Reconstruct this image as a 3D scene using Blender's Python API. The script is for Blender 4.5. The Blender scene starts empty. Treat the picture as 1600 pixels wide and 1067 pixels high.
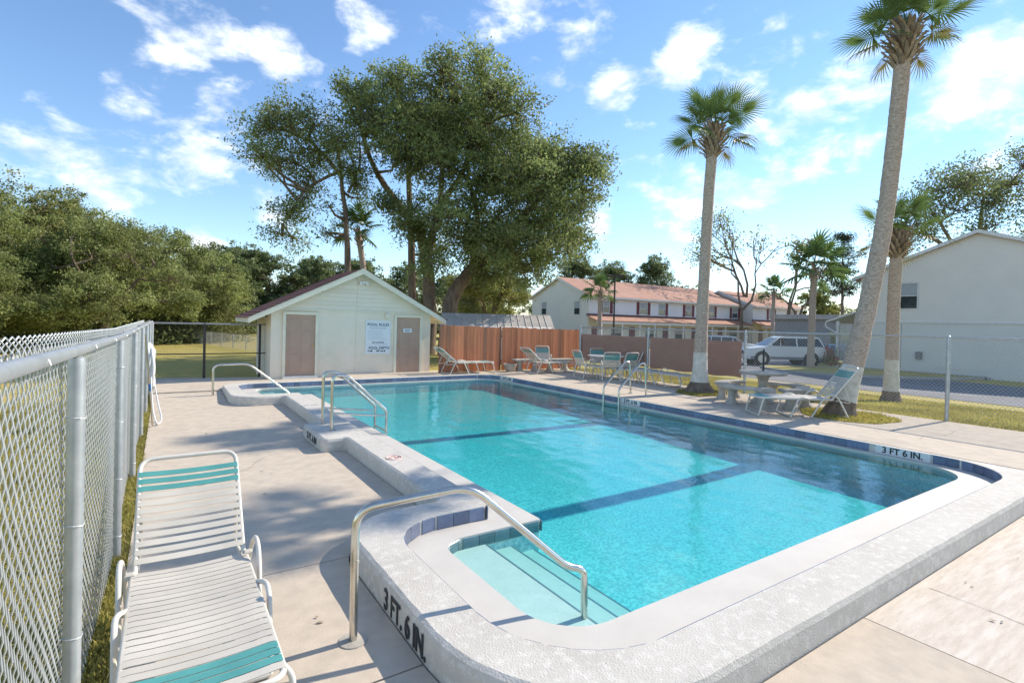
import bpy, math, random
import numpy as np
from mathutils import Vector, Matrix
from mathutils.geometry import tessellate_polygon

S = bpy.context.scene
COL = S.collection
rnd = random.Random(7)
R = math.radians

# ------------------------------------------------------------------ camera
cam = bpy.data.cameras.new('camera')
cam.sensor_width = 36
cam.lens = 814.74 / 1600 * 36
cam.shift_y = -(533.5 - 509.99) / 1600
cam.clip_start = 0.05
cam.clip_end = 3000
cam_ob = bpy.data.objects.new('camera', cam)
COL.objects.link(cam_ob)
S.camera = cam_ob
yaw, pitch, roll = 0.586962, 0.00717, 0.0243281
EYE = Vector((0, 0, 1.95))
fw = Vector((math.sin(yaw) * math.cos(pitch), math.cos(yaw) * math.cos(pitch), -math.sin(pitch)))
rt = Vector((math.cos(yaw), -math.sin(yaw), 0))
up = rt.cross(fw)
cr, sr = math.cos(roll), math.sin(roll)
r2, u2 = cr * rt + sr * up, cr * up - sr * rt
cam_ob.matrix_world = Matrix(((r2.x, u2.x, -fw.x, EYE.x), (r2.y, u2.y, -fw.y, EYE.y),
                              (r2.z, u2.z, -fw.z, EYE.z), (0, 0, 0, 1)))

# ------------------------------------------------------------------ world: clear sky with fair weather cloud
SUN_EL = 36.0
world = bpy.data.worlds.new('World')
S.world = world
world.use_nodes = True
wt = world.node_tree
bg = wt.nodes['Background']
bg.inputs[1].default_value = 0.15


def wn(kind, **kw):
    n = wt.nodes.new(kind)
    for k, v in kw.items():
        setattr(n, k, v)
    return n


sky = wn('ShaderNodeTexSky', sky_type='NISHITA', sun_disc=False)
sky.sun_elevation = R(SUN_EL)
sky.sun_rotation = R(92.8)
sky.air_density = 1.0
sky.dust_density = 0.0
sky.ozone_density = 3.0
geo = wn('ShaderNodeTexCoord')
norm = wn('ShaderNodeVectorMath', operation='NORMALIZE')
wt.links.new(geo.outputs['Generated'], norm.inputs[0])
sep = wn('ShaderNodeSeparateXYZ')
wt.links.new(norm.outputs[0], sep.inputs[0])
# flatten the direction on to a cloud layer
zc = wn('ShaderNodeMath', operation='MAXIMUM')
wt.links.new(sep.outputs[2], zc.inputs[0])
zc.inputs[1].default_value = 0.0
za = wn('ShaderNodeMath', operation='ADD')
wt.links.new(zc.outputs[0], za.inputs[0])
za.inputs[1].default_value = 0.22
dx = wn('ShaderNodeMath', operation='DIVIDE')
dy = wn('ShaderNodeMath', operation='DIVIDE')
wt.links.new(sep.outputs[0], dx.inputs[0]); wt.links.new(za.outputs[0], dx.inputs[1])
wt.links.new(sep.outputs[1], dy.inputs[0]); wt.links.new(za.outputs[0], dy.inputs[1])
comb = wn('ShaderNodeCombineXYZ')
wt.links.new(dx.outputs[0], comb.inputs[0]); wt.links.new(dy.outputs[0], comb.inputs[1])
puff = wn('ShaderNodeVectorMath', operation='MULTIPLY')
wt.links.new(norm.outputs[0], puff.inputs[0])
puff.inputs[1].default_value = (1.0, 1.0, 1.9)
n1 = wn('ShaderNodeTexNoise')
n1.inputs['Scale'].default_value = 9.5
n1.inputs['Detail'].default_value = 10
n1.inputs['Roughness'].default_value = 0.60
n1.inputs['Distortion'].default_value = 0.15
wt.links.new(puff.outputs[0], n1.inputs['Vector'])
# where the larger cloud banks of this sky float (direction, angular radius)
BANKS = [(0.002, 0.912, 0.41, 0.093), (0.059, 0.907, 0.417, 0.053), (0.136, 0.892, 0.43, 0.057), (0.25, 0.841, 0.48, 0.06),
         (-0.058, 0.958, 0.28, 0.048), (-0.162, 0.965, 0.206, 0.055), (-0.109, 0.97, 0.217, 0.068), (-0.027, 0.976, 0.215, 0.095),
         (0.058, 0.972, 0.229, 0.085), (0.071, 0.936, 0.344, 0.055), (0.143, 0.969, 0.201, 0.051), (0.052, 0.99, 0.128, 0.046),
         (0.492, 0.706, 0.51, 0.084), (0.562, 0.673, 0.481, 0.073), (0.633, 0.654, 0.414, 0.048),
         (0.703, 0.54, 0.463, 0.067), (0.7, 0.574, 0.424, 0.06), (0.77, 0.482, 0.418, 0.09), (0.846, 0.428, 0.319, 0.093),
         (0.857, 0.362, 0.368, 0.084), (0.824, 0.488, 0.289, 0.074), (0.747, 0.62, 0.239, 0.095), (0.813, 0.537, 0.223, 0.088),
         (0.9, 0.235, 0.367, 0.069), (0.908, 0.263, 0.328, 0.066), (0.93, 0.215, 0.3, 0.049), (0.944, 0.236, 0.231, 0.044),
         (0.662, 0.725, 0.193, 0.047), (0.748, 0.634, 0.196, 0.055)]
acc = None
for bx, by, bz, br in BANKS:
    d = wn('ShaderNodeVectorMath', operation='DISTANCE')
    wt.links.new(norm.outputs[0], d.inputs[0])
    d.inputs[1].default_value = (bx, by, bz)
    m = wn('ShaderNodeMapRange', interpolation_type='SMOOTHSTEP')
    m.inputs['From Min'].default_value = br * 1.45
    m.inputs['From Max'].default_value = br * 0.15
    wt.links.new(d.outputs['Value'], m.inputs['Value'])
    if acc is None:
        acc = m.outputs[0]
    else:
        mx = wn('ShaderNodeMath', operation='MAXIMUM')
        wt.links.new(acc, mx.inputs[0]); wt.links.new(m.outputs[0], mx.inputs[1])
        acc = mx.outputs[0]
# unseen cloud cover added outside the view, to raise the fill light
vd = wn('ShaderNodeVectorMath', operation='DISTANCE')
wt.links.new(norm.outputs[0], vd.inputs[0])
vd.inputs[1].default_value = (0.53, 0.80, 0.28)
vm = wn('ShaderNodeMapRange', interpolation_type='SMOOTHSTEP')
vm.inputs['From Min'].default_value = 0.70
vm.inputs['From Max'].default_value = 1.0
vm.inputs['To Max'].default_value = 0.5
wt.links.new(vd.outputs['Value'], vm.inputs['Value'])
mx = wn('ShaderNodeMath', operation='MAXIMUM')
wt.links.new(acc, mx.inputs[0]); wt.links.new(vm.outputs[0], mx.inputs[1])
acc = mx.outputs[0]
bank = wn('ShaderNodeMath', operation='MULTIPLY_ADD')
wt.links.new(acc, bank.inputs[0])
bank.inputs[1].default_value = 0.205
wt.links.new(n1.outputs['Fac'], bank.inputs[2])
dens = wn('ShaderNodeMapRange', interpolation_type='SMOOTHSTEP')
dens.inputs['From Min'].default_value = 0.585
dens.inputs['From Max'].default_value = 0.88
wt.links.new(bank.outputs[0], dens.inputs['Value'])
# soft grey undersides
n2 = wn('ShaderNodeTexNoise')
n2.inputs['Scale'].default_value = 12
n2.inputs['Detail'].default_value = 6
wt.links.new(puff.outputs[0], n2.inputs['Vector'])
ccol = wn('ShaderNodeMix', data_type='RGBA')
ccol.inputs[6].default_value = (2.7, 2.95, 3.3, 1)
ccol.inputs[7].default_value = (4.5, 4.5, 4.5, 1)
cm = wn('ShaderNodeMapRange')
cm.inputs['From Min'].default_value = 0.36
cm.inputs['From Max'].default_value = 0.60
wt.links.new(n2.outputs['Fac'], cm.inputs['Value'])
wt.links.new(cm.outputs[0], ccol.inputs[0])
hs = wn('ShaderNodeHueSaturation')
hs.inputs['Saturation'].default_value = 1.05
hs.inputs['Value'].default_value = 0.61
wt.links.new(sky.outputs[0], hs.inputs['Color'])
mixc = wn('ShaderNodeMix', data_type='RGBA')
wt.links.new(dens.outputs[0], mixc.inputs[0])
wt.links.new(hs.outputs[0], mixc.inputs[6])
wt.links.new(ccol.outputs[2], mixc.inputs[7])
wt.links.new(mixc.outputs[2], bg.inputs[0])

# ------------------------------------------------------------------ sun and exposure
sun = bpy.data.lights.new('sun', 'SUN')
sun.energy = 2.55
sun.angle = R(0.5)
sun.color = (1.0, 0.90, 0.76)
sun_ob = bpy.data.objects.new('sun', sun)
COL.objects.link(sun_ob)
SUN_DIR = Vector((math.cos(R(SUN_EL)), -0.04, math.sin(R(SUN_EL)))).normalized()
sun_ob.rotation_euler = SUN_DIR.to_track_quat('Z', 'Y').to_euler()
sun_ob.location = (40, 0, 30)
S.view_settings.view_transform = 'Standard'
S.view_settings.look = 'None'
S.view_settings.gamma = 1
S.view_settings.use_curve_mapping = False
S.view_settings.exposure = 1.32
S.cycles.use_denoising = True
S.cycles.max_bounces = 10
S.cycles.transparent_max_bounces = 32
S.cycles.diffuse_bounces = 4
S.cycles.sample_clamp_indirect = 6

# ------------------------------------------------------------------ helpers


def tag(o, label=None, cat=None, group=None, kind=None):
    if label: o['label'] = label
    if cat: o['category'] = cat
    if group: o['group'] = group
    if kind: o['kind'] = kind
    return o


def thing(name, label, cat, loc=(0, 0, 0), rz=0.0, group=None, kind=None):
    o = bpy.data.objects.new(name, None)
    o.empty_display_size = 0.1
    COL.objects.link(o)
    o.location = loc
    o.rotation_euler = (0, 0, rz)
    return tag(o, label, cat, group, kind)


class MB:
    """collects shapes; build() links them as one mesh object"""

    def __init__(s):
        s.v, s.f = [], []

    def add(s, vs, fs):
        b = len(s.v)
        s.v.extend(tuple(p) for p in vs)
        s.f.extend(tuple(i + b for i in f) for f in fs)
        return s

    def box(s, c, d, rz=0.0, M=None, ch=0.0):
        x, y, z = d[0] / 2, d[1] / 2, d[2] / 2
        if ch:
            h = ch
            vs, fs = [], []
            ring = lambda ix, iy, zz: [(-x + ix, -y + iy, zz), (x - ix, -y + iy, zz), (x - ix, y - iy, zz), (-x + ix, y - iy, zz)]
            for zz, ins in ((-z, h), (-z + h, 0), (z - h, 0), (z, h)):
                vs += ring(ins, ins, zz)
            for k in range(3):
                for i in range(4):
                    j = (i + 1) % 4
                    fs.append((k * 4 + i, k * 4 + j, k * 4 + 4 + j, k * 4 + 4 + i))
            fs += [(3, 2, 1, 0), (12, 13, 14, 15)]
        else:
            vs = [(-x, -y, -z), (x, -y, -z), (x, y, -z), (-x, y, -z), (-x, -y, z), (x, -y, z), (x, y, z), (-x, y, z)]
            fs = [(3, 2, 1, 0), (4, 5, 6, 7), (0, 1, 5, 4), (1, 2, 6, 5), (2, 3, 7, 6), (3, 0, 4, 7)]
        T = Matrix.Translation(c) @ (M if M is not None else Matrix.Rotation(rz, 4, 'Z'))
        return s.add([T @ Vector(p) for p in vs], fs)

    def b2(s, x0, x1, y0, y1, z0, z1, ch=0.0):
        return s.box(((x0 + x1) / 2, (y0 + y1) / 2, (z0 + z1) / 2), (x1 - x0, y1 - y0, z1 - z0), ch=ch)

    def tube(s, pts, r, n=8, cap=True, closed=False):
        P = [Vector(p) for p in pts]
        m = len(P)
        rs = r if isinstance(r, (list, tuple)) else [r] * m
        vs, fs = [], []
        nrm = None
        for i in range(m):
            if closed:
                t = (P[(i + 1) % m] - P[i - 1]).normalized()
            else:
                t = (P[min(i + 1, m - 1)] - P[max(i - 1, 0)]).normalized()
            if nrm is None:
                a = Vector((0, 0, 1)) if abs(t.z) < 0.9 else Vector((1, 0, 0))
                nrm = t.cross(a).normalized()
            else:
                nrm = (nrm - t * nrm.dot(t))
                nrm = nrm.normalized() if nrm.length > 1e-6 else t.orthogonal().normalized()
            bn = t.cross(nrm)
            for k in range(n):
                a = 2 * math.pi * k / n
                vs.append(P[i] + (nrm * math.cos(a) + bn * math.sin(a)) * rs[i])
        for i in range(m if closed else m - 1):
            for k in range(n):
                l = (k + 1) % n
                j = (i + 1) % m
                fs.append((i * n + k, i * n + l, j * n + l, j * n + k))
        if cap and not closed:
            fs.append(tuple(range(n - 1, -1, -1)))
            fs.append(tuple((m - 1) * n + k for k in range(n)))
        return s.add(vs, fs)

    def lathe(s, prof, c=(0, 0, 0), n=20, sq=1.0):
        vs, fs = [], []
        for r_, z_ in prof:
            for k in range(n):
                a = 2 * math.pi * k / n
                vs.append((c[0] + r_ * math.cos(a), c[1] + r_ * math.sin(a) * sq, c[2] + z_))
        m = len(prof)
        for i in range(m - 1):
            for k in range(n):
                l = (k + 1) % n
                fs.append((i * n + k, i * n + l, (i + 1) * n + l, (i + 1) * n + k))
        fs.append(tuple(range(n - 1, -1, -1)))
        fs.append(tuple((m - 1) * n + k for k in range(n)))
        return s.add(vs, fs)

    def prism(s, poly, z0, z1, M=None):
        """polygon in xy extruded z0..z1, M places it"""
        n = len(poly)
        vs = [Vector((p[0], p[1], z0)) for p in poly] + [Vector((p[0], p[1], z1)) for p in poly]
        if M is not None:
            vs = [M @ p for p in vs]
        fs = [tuple(range(n - 1, -1, -1)), tuple(range(n, 2 * n))]
        fs += [(i, (i + 1) % n, n + (i + 1) % n, n + i) for i in range(n)]
        return s.add(vs, fs)

    def mesh(s, name, m, smooth=None):
        me = bpy.data.meshes.new(name)
        me.from_pydata(s.v, [], s.f)
        me.materials.append(m)
        if smooth is not None:
            me.polygons.foreach_set('use_smooth', [True] * len(me.polygons))
            me.set_sharp_from_angle(angle=R(smooth))
        return me

    def build(s, name, m, parent=None, smooth=None, world=False, **kw):
        o = bpy.data.objects.new(name, s.mesh(name, m, smooth))
        COL.objects.link(o)
        if parent is not None:
            o.parent = parent
            if world:
                o.matrix_parent_inverse = (Matrix.Translation(parent.location) @ parent.rotation_euler.to_matrix().to_4x4()).inverted()
        if kw:
            tag(o, **kw)
        return o


def inst(name, me, parent=None, loc=(0, 0, 0), rot=None, scale=None):
    o = bpy.data.objects.new(name, me)
    COL.objects.link(o)
    o.parent = parent
    o.location = loc
    if rot is not None: o.rotation_euler = rot
    if scale is not None: o.scale = scale
    return o


def kids(o):
    return [c for c in bpy.data.objects if c.parent == o]


def copy_thing(o, loc, rz, label, group=None, scale=None):
    c = o.copy()
    COL.objects.link(c)
    c.location = loc
    c.rotation_euler = (0, 0, rz)
    if scale: c.scale = scale
    c['label'] = label
    if group: c['group'] = group
    for ch in list(o.children):
        d = ch.copy(); COL.objects.link(d); d.parent = c
        for g in list(ch.children):
            e = g.copy(); COL.objects.link(e); e.parent = d
    return c


def arc(c, r, a0, a1, n, plane='xz'):
    out = []
    for i in range(n + 1):
        a = R(a0 + (a1 - a0) * i / n)
        u, v = r * math.cos(a), r * math.sin(a)
        out.append((c[0] + u, c[1], c[2] + v) if plane == 'xz' else (c[0], c[1] + u, c[2] + v) if plane == 'yz' else (c[0] + u, c[1] + v, c[2]))
    return out


def bend(pts, rad=0.06, n=5):
    """rounds the corners of a polyline in space"""
    P = [Vector(p) for p in pts]
    out = [P[0]]
    for i in range(1, len(P) - 1):
        a, b, c = P[i - 1], P[i], P[i + 1]
        r_ = min(rad, (a - b).length * 0.49, (c - b).length * 0.49)
        p0, p1 = b + (a - b).normalized() * r_, b + (c - b).normalized() * r_
        for k in range(n + 1):
            t = k / n
            out.append(p0 * (1 - t) ** 2 + b * 2 * t * (1 - t) + p1 * t * t)
    out.append(P[-1])
    return out


# ------------------------------------------------------------------ materials


def mat(name, c1, c2=None, scale=6.0, detail=5, rough=0.8, bump=0.0, bscale=None, metal=0.0, stretch=(1, 1, 1),
        lo=0.35, hi=0.65, island=0.0, spec=0.5, c3=None, s3=1.0, f3=0.5, local=False, coat=0.0, trans=0.0, bdist=0.01):
    """base colour c1 to c2 by noise, larger stains of c3, noise relief, per piece brightness (island)"""
    m = bpy.data.materials.new(name)
    m.use_nodes = True
    t = m.node_tree
    b = t.nodes['Principled BSDF']
    L = t.links.new
    b.inputs['Roughness'].default_value = rough
    b.inputs['Metallic'].default_value = metal
    b.inputs['Specular IOR Level'].default_value = spec
    if coat: b.inputs['Coat Weight'].default_value = coat
    g = t.nodes.new('ShaderNodeNewGeometry')
    src = g.outputs['Position']
    if local:
        tc = t.nodes.new('ShaderNodeTexCoord'); src = tc.outputs['Object']
    mp = t.nodes.new('ShaderNodeMapping')
    mp.inputs['Scale'].default_value = stretch
    L(src, mp.inputs['Vector'])
    col = None
    if c2 is None:
        c2 = tuple(x * 0.86 for x in c1)
    nz = t.nodes.new('ShaderNodeTexNoise')
    nz.inputs['Scale'].default_value = scale
    nz.inputs['Detail'].default_value = detail
    nz.inputs['Roughness'].default_value = 0.6
    L(mp.outputs[0], nz.inputs['Vector'])
    mr = t.nodes.new('ShaderNodeMapRange')
    mr.inputs['From Min'].default_value = lo
    mr.inputs['From Max'].default_value = hi
    L(nz.outputs['Fac'], mr.inputs['Value'])
    mx = t.nodes.new('ShaderNodeMix'); mx.data_type = 'RGBA'
    mx.inputs[6].default_value = (*c1, 1); mx.inputs[7].default_value = (*c2, 1)
    L(mr.outputs[0], mx.inputs[0])
    col = mx.outputs[2]
    if c3 is not None:
        n3 = t.nodes.new('ShaderNodeTexNoise')
        n3.inputs['Scale'].default_value = s3
        n3.inputs['Detail'].default_value = 7
        n3.inputs['Roughness'].default_value = 0.65
        L(mp.outputs[0], n3.inputs['Vector'])
        r3 = t.nodes.new('ShaderNodeMapRange')
        r3.inputs['From Min'].default_value = f3
        r3.inputs['From Max'].default_value = f3 + 0.16
        L(n3.outputs['Fac'], r3.inputs['Value'])
        m3 = t.nodes.new('ShaderNodeMix'); m3.data_type = 'RGBA'
        L(r3.outputs[0], m3.inputs[0]); L(col, m3.inputs[6])
        m3.inputs[7].default_value = (*c3, 1)
        col = m3.outputs[2]
    if island:
        hv = t.nodes.new('ShaderNodeHueSaturation')
        oi = t.nodes.new('ShaderNodeObjectInfo')
        ad = t.nodes.new('ShaderNodeMath'); ad.operation = 'ADD'
        L(g.outputs['Random Per Island'], ad.inputs[0]); L(oi.outputs['Random'], ad.inputs[1])
        fr = t.nodes.new('ShaderNodeMath'); fr.operation = 'FRACT'
        L(ad.outputs[0], fr.inputs[0])
        mr2 = t.nodes.new('ShaderNodeMapRange')
        mr2.inputs['To Min'].default_value = 1 - island
        mr2.inputs['To Max'].default_value = 1 + island
        L(fr.outputs[0], mr2.inputs['Value'])
        L(mr2.outputs[0], hv.inputs['Value'])
        L(col, hv.inputs['Color'])
        col = hv.outputs[0]
    L(col, b.inputs['Base Color'])
    if bump:
        nb = t.nodes.new('ShaderNodeTexNoise')
        nb.inputs['Scale'].default_value = bscale or scale * 4
        nb.inputs['Detail'].default_value = 6
        L(mp.outputs[0], nb.inputs['Vector'])
        bp = t.nodes.new('ShaderNodeBump')
        bp.inputs['Strength'].default_value = bump
        bp.inputs['Distance'].default_value = bdist
        L(nb.outputs['Fac'], bp.inputs['Height'])
        L(bp.outputs[0], b.inputs['Normal'])
    if trans:
        tr = t.nodes.new('ShaderNodeBsdfTransparent')
        ms = t.nodes.new('ShaderNodeMixShader')
        ms.inputs[0].default_value = trans
        L(b.outputs[0], ms.inputs[1]); L(tr.outputs[0], ms.inputs[2])
        L(ms.outputs[0], t.nodes['Material Output'].inputs[0])
    return m


def leafmat(name, c1, c2, var=0.35, transl=0.35, gloss=0.35):
    """leaf: diffuse plus light passing through, each leaf its own tone"""
    m = bpy.data.materials.new(name)
    m.use_nodes = True
    t = m.node_tree
    L = t.links.new
    b = t.nodes['Principled BSDF']
    b.inputs['Roughness'].default_value = gloss + 0.15
    b.inputs['Specular IOR Level'].default_value = 0.35
    g = t.nodes.new('ShaderNodeNewGeometry')
    mx = t.nodes.new('ShaderNodeMix'); mx.data_type = 'RGBA'
    mx.inputs[6].default_value = (*c1, 1); mx.inputs[7].default_value = (*c2, 1)
    L(g.outputs['Random Per Island'], mx.inputs[0])
    nz = t.nodes.new('ShaderNodeTexNoise')
    nz.inputs['Scale'].default_value = 0.55
    nz.inputs['Detail'].default_value = 3
    L(g.outputs['Position'], nz.inputs['Vector'])
    mr = t.nodes.new('ShaderNodeMapRange')
    mr.inputs['From Min'].default_value = 0.3; mr.inputs['From Max'].default_value = 0.7
    mr.inputs['To Min'].default_value = 1 - var; mr.inputs['To Max'].default_value = 1 + var
    L(nz.outputs['Fac'], mr.inputs['Value'])
    hv = t.nodes.new('ShaderNodeHueSaturation')
    L(mr.outputs[0], hv.inputs['Value']); L(mx.outputs[2], hv.inputs['Color'])
    L(hv.outputs[0], b.inputs['Base Color'])
    tl = t.nodes.new('ShaderNodeBsdfTranslucent')
    L(hv.outputs[0], tl.inputs['Color'])
    ms = t.nodes.new('ShaderNodeMixShader')
    ms.inputs[0].default_value = transl
    L(b.outputs[0], ms.inputs[1]); L(tl.outputs[0], ms.inputs[2])
    L(ms.outputs[0], t.nodes['Material Output'].inputs[0])
    return m


M = dict(
    deck=mat('pool_deck_concrete', (.57, .485, .385), (.475, .405, .325), 6.0, 12, .88, .5, 90, c3=(.44, .375, .305), s3=.9, f3=.55, bdist=.004),
    deck_front=mat('brushed_deck_concrete', (.63, .55, .465), (.52, .445, .365), 3.2, 10, .85, .6, 30, stretch=(1.3, 9.0, 1), c3=(.66, .595, .52), s3=1.3, f3=.48, bdist=.005),
    coping=mat('rough_white_pool_paint', (.57, .54, .485), (.50, .47, .42), 3, 9, .8, .6, 85, c3=(.65, .62, .565), s3=16, f3=.50, bdist=.010),
    ledge=mat('smooth_white_ledge_paint', (.60, .57, .515), (.55, .52, .47), 3, 6, .6, .2, 80, bdist=.003),
    grout=mat('pale_grout', (.6, .6, .58), None, 20, 4, .9),
    tile=mat('blue_glazed_tile', (.115, .15, .24), (.15, .185, .275), 14, 5, .22, .15, 20, island=.22, bdist=.002),
    tile_sea=mat('green_blue_glazed_tile', (.13, .21, .25), (.17, .25, .28), 14, 5, .22, .1, 20, island=.18, bdist=.002),
    plaster=mat('pool_plaster_painted_ripples', (.78, .88, .87), (.42, .61, .64), 30, 3, .8, .3, 40, c3=(.82, .93, .91), s3=9, f3=.54, lo=.40, hi=.60, bdist=.004),  # plaster mottle, its contrast raised to paint in the caustic ripple net
    step=mat('pale_step_plaster', (.60, .67, .625), (.55, .62, .58), 8, 5, .8, .2, 40),
    marker=mat('white_marker_tile', (.70, .70, .69), (.62, .62, .60), 12, 5, .4),
    black=mat('black_lettering', (.03, .03, .033), None, 10, 2, .6),
    lawn=mat('lawn_grass', (.46, .37, .10), (.33, .30, .075), 2.2, 10, .95, .8, 45, c3=(.52, .39, .13), s3=.5, f3=.50, bdist=.03),
    blade=leafmat('grass_blade', (.30, .30, .07), (.50, .42, .14), .3, .45),
    asphalt=mat('worn_asphalt', (.165, .17, .19), (.125, .13, .145), 4, 8, .9, .4, 90, c3=(.22, .22, .235), s3=.4, f3=.5, bdist=.005),
    kerb=mat('concrete_kerb', (.42, .40, .37), (.33, .32, .30), 4, 6, .9, .3),
    galv=mat('galvanised_steel', (.47, .49, .49), (.38, .40, .41), 9, 6, .42, .1, 40, metal=.55, c3=(.34, .35, .35), s3=3, f3=.58, bdist=.002),
    wire=mat('galvanised_wire', (.52, .54, .54), (.42, .44, .44), 20, 3, .45, metal=.45),
    steel=mat('brushed_stainless', (.70, .68, .62), (.58, .55, .49), 7, 5, .22, .05, 60, metal=1.0, bdist=.001),
    vinyl_white=mat('white_vinyl_strap', (.58, .54, .47), (.50, .465, .40), 2.5, 6, .5, .1, 120, bdist=.001, island=.06),
    vinyl_teal=mat('teal_vinyl_strap', (.09, .33, .31), (.075, .28, .27), 6, 4, .5, .1, 120, bdist=.001),
    frame=mat('cream_powder_coat', (.66, .63, .56), (.60, .57, .51), 8, 3, .4),
    cedar=mat('red_stained_cedar', (.58, .225, .11), (.48, .175, .085), 3, 7, .8, .4, 30, stretch=(6, 6, .5), island=.2, bdist=.004),
    cedar_dark=mat('dark_stained_cedar', (.27, .125, .075), (.34, .155, .09), 3, 7, .85, .4, 30, stretch=(6, 6, .5), island=.12, bdist=.004),
    screen=mat('brown_privacy_fabric', (.40, .20, .135), (.36, .175, .115), 2, 4, .85, trans=.14),
    shed=mat('cream_block_paint', (.77, .695, .58), (.73, .655, .54), 1.5, 6, .75, .25, 30, c3=(.64, .615, .49), s3=.8, f3=.55, bdist=.004),
    siding_cream=mat('cream_siding_paint', (.79, .72, .60), (.75, .685, .57), 2, 5, .7, island=.04),
    trim_cream=mat('cream_trim_paint', (.74, .70, .57), (.68, .64, .52), 3, 4, .7),
    door=mat('taupe_door_paint', (.44, .305, .235), (.40, .275, .21), 2.5, 5, .6),
    shingle_red=mat('dark_red_shingle', (.13, .045, .04), (.085, .03, .028), 8, 6, .9, .6, 40, island=.25),
    shingle_tan=mat('salmon_shingle', (.43, .235, .165), (.36, .195, .135), 1.2, 8, .9, .4, 12, c3=(.44, .25, .19), s3=.35, f3=.5),
    flashing_maroon=mat('maroon_trim', (.13, .03, .035), None, 5, 4, .7),  # even dark maroon of the porch flashing
    white_wall=mat('white_stucco', (.78, .79, .79), (.74, .75, .75), .8, 5, .8),
    grey_siding=mat('pale_grey_siding', (.79, .75, .68), (.75, .71, .645), .8, 5, .75),
    gable_wall=mat('pale_green_grey_wall', (.72, .71, .66), (.68, .67, .62), .6, 5, .8),
    white_trim=mat('white_trim', (.74, .74, .72), None, 5, 3, .6),
    glass=mat('window_glass', (.035, .045, .055), (.06, .075, .085), 2, 2, .08, spec=.8),
    blind=mat('window_blind', (.40, .43, .44), None, 3, 3, .6),
    maroon=mat('maroon_shutter', (.16, .028, .04), None, 5, 3, .6),
    bark=mat('oak_bark', (.25, .19, .14), (.13, .10, .075), 4, 8, .95, 1.0, 18, stretch=(2, 2, .5), bdist=.04),
    palmbark=mat('palm_bark', (.55, .435, .35), (.29, .225, .175), 16, 8, .95, 1.0, 30, stretch=(1, 1, 2.2), c3=(.58, .49, .42), s3=22, f3=.52, bdist=.02),
    whitewash=mat('worn_whitewash', (.66, .64, .58), (.50, .47, .40), 7, 8, .9, .8, 24, c3=(.27, .225, .17), s3=9, f3=.60, bdist=.012),
    boot=mat('dry_palm_boot', (.35, .265, .185), (.18, .14, .11), 12, 6, .9, .4, island=.3),
    frond=leafmat('palm_leaf', (.085, .15, .045), (.16, .23, .07), .2, .35, .3),
    frond_dry=leafmat('yellowing_palm_leaf', (.20, .20, .06), (.30, .24, .10), .2, .3, .4),
    oak=leafmat('oak_leaf', (.145, .20, .072), (.31, .355, .135), .4, .5, .3),
    oak_light=leafmat('pale_oak_leaf', (.175, .225, .072), (.37, .39, .145), .4, .5, .35),  # lighter, yellower oak tone for the left hand trees
    olive=leafmat('olive_green_leaf', (.18, .21, .06), (.33, .33, .115), .3, .45, .4),
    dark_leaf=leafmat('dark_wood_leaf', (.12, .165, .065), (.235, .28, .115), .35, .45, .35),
    pine=leafmat('pine_needle', (.03, .055, .03), (.07, .10, .05), .3, .2, .4),
    autumn=leafmat('yellow_green_leaf', (.20, .21, .06), (.32, .26, .10), .3, .4, .4),
    bench=mat('cast_concrete', (.47, .44, .385), (.36, .335, .29), 6, 8, .9, .6, 40, c3=(.26, .245, .215), s3=3, f3=.6, bdist=.006),
    car_white=mat('white_car_paint', (.75, .76, .76), None, 2, 2, .25, coat=.6, lo=0, hi=2),
    car_dark=mat('dark_blue_car_paint', (.03, .04, .07), None, 2, 2, .25, coat=.6),
    car_red=mat('red_car_paint', (.35, .03, .025), None, 2, 2, .25, coat=.6),
    car_glass=mat('car_glass', (.02, .025, .03), None, 3, 2, .06, spec=.8),
    cladding=mat('grey_car_cladding', (.22, .23, .24), None, 5, 2, .5),
    tyre=mat('tyre_rubber', (.02, .02, .021), None, 20, 3, .85),
    alloy=mat('alloy_rim', (.6, .61, .62), None, 10, 2, .3, metal=.8),
    lamp_red=mat('red_lamp_lens', (.4, .02, .015), None, 10, 2, .25),
    lamp_clear=mat('clear_lamp_lens', (.7, .72, .74), None, 10, 2, .15),
    metal_roof=mat('weathered_metal_roof', (.50, .46, .41), (.40, .36, .32), 1.2, 7, .6, .2, 10, c3=(.17, .155, .145), s3=.45, f3=.54),
    dark_metal=mat('dark_brown_metal', (.05, .045, .045), None, 6, 3, .5, metal=.3),
    hose=mat('white_vacuum_hose', (.70, .71, .72), (.62, .63, .64), 10, 4, .5),
    blue=mat('blue_plastic', (.05, .16, .40), None, 8, 3, .5),
    sign=mat('white_sign_board', (.72, .75, .78), None, 3, 3, .5, lo=.2, hi=1.2),
    sign_ink=mat('dark_blue_print', (.05, .07, .14), None, 9, 2, .6),
    sign_pale=mat('faint_grey_print', (.42, .45, .50), None, 9, 2, .6),
    faded_red=mat('faded_red_paint', (.62, .30, .24), (.72, .55, .50), 30, 4, .7),
    brass=mat('brass_knob', (.65, .45, .16), None, 9, 2, .3, metal=1.0),
    terracotta=mat('weathered_planter', (.42, .39, .34), (.33, .30, .26), 8, 6, .9, .4),
    soil=mat('potting_soil', (.05, .038, .028), None, 20, 4, .95, .5),
)

# ------------------------------------------------------------------ outlines


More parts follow.
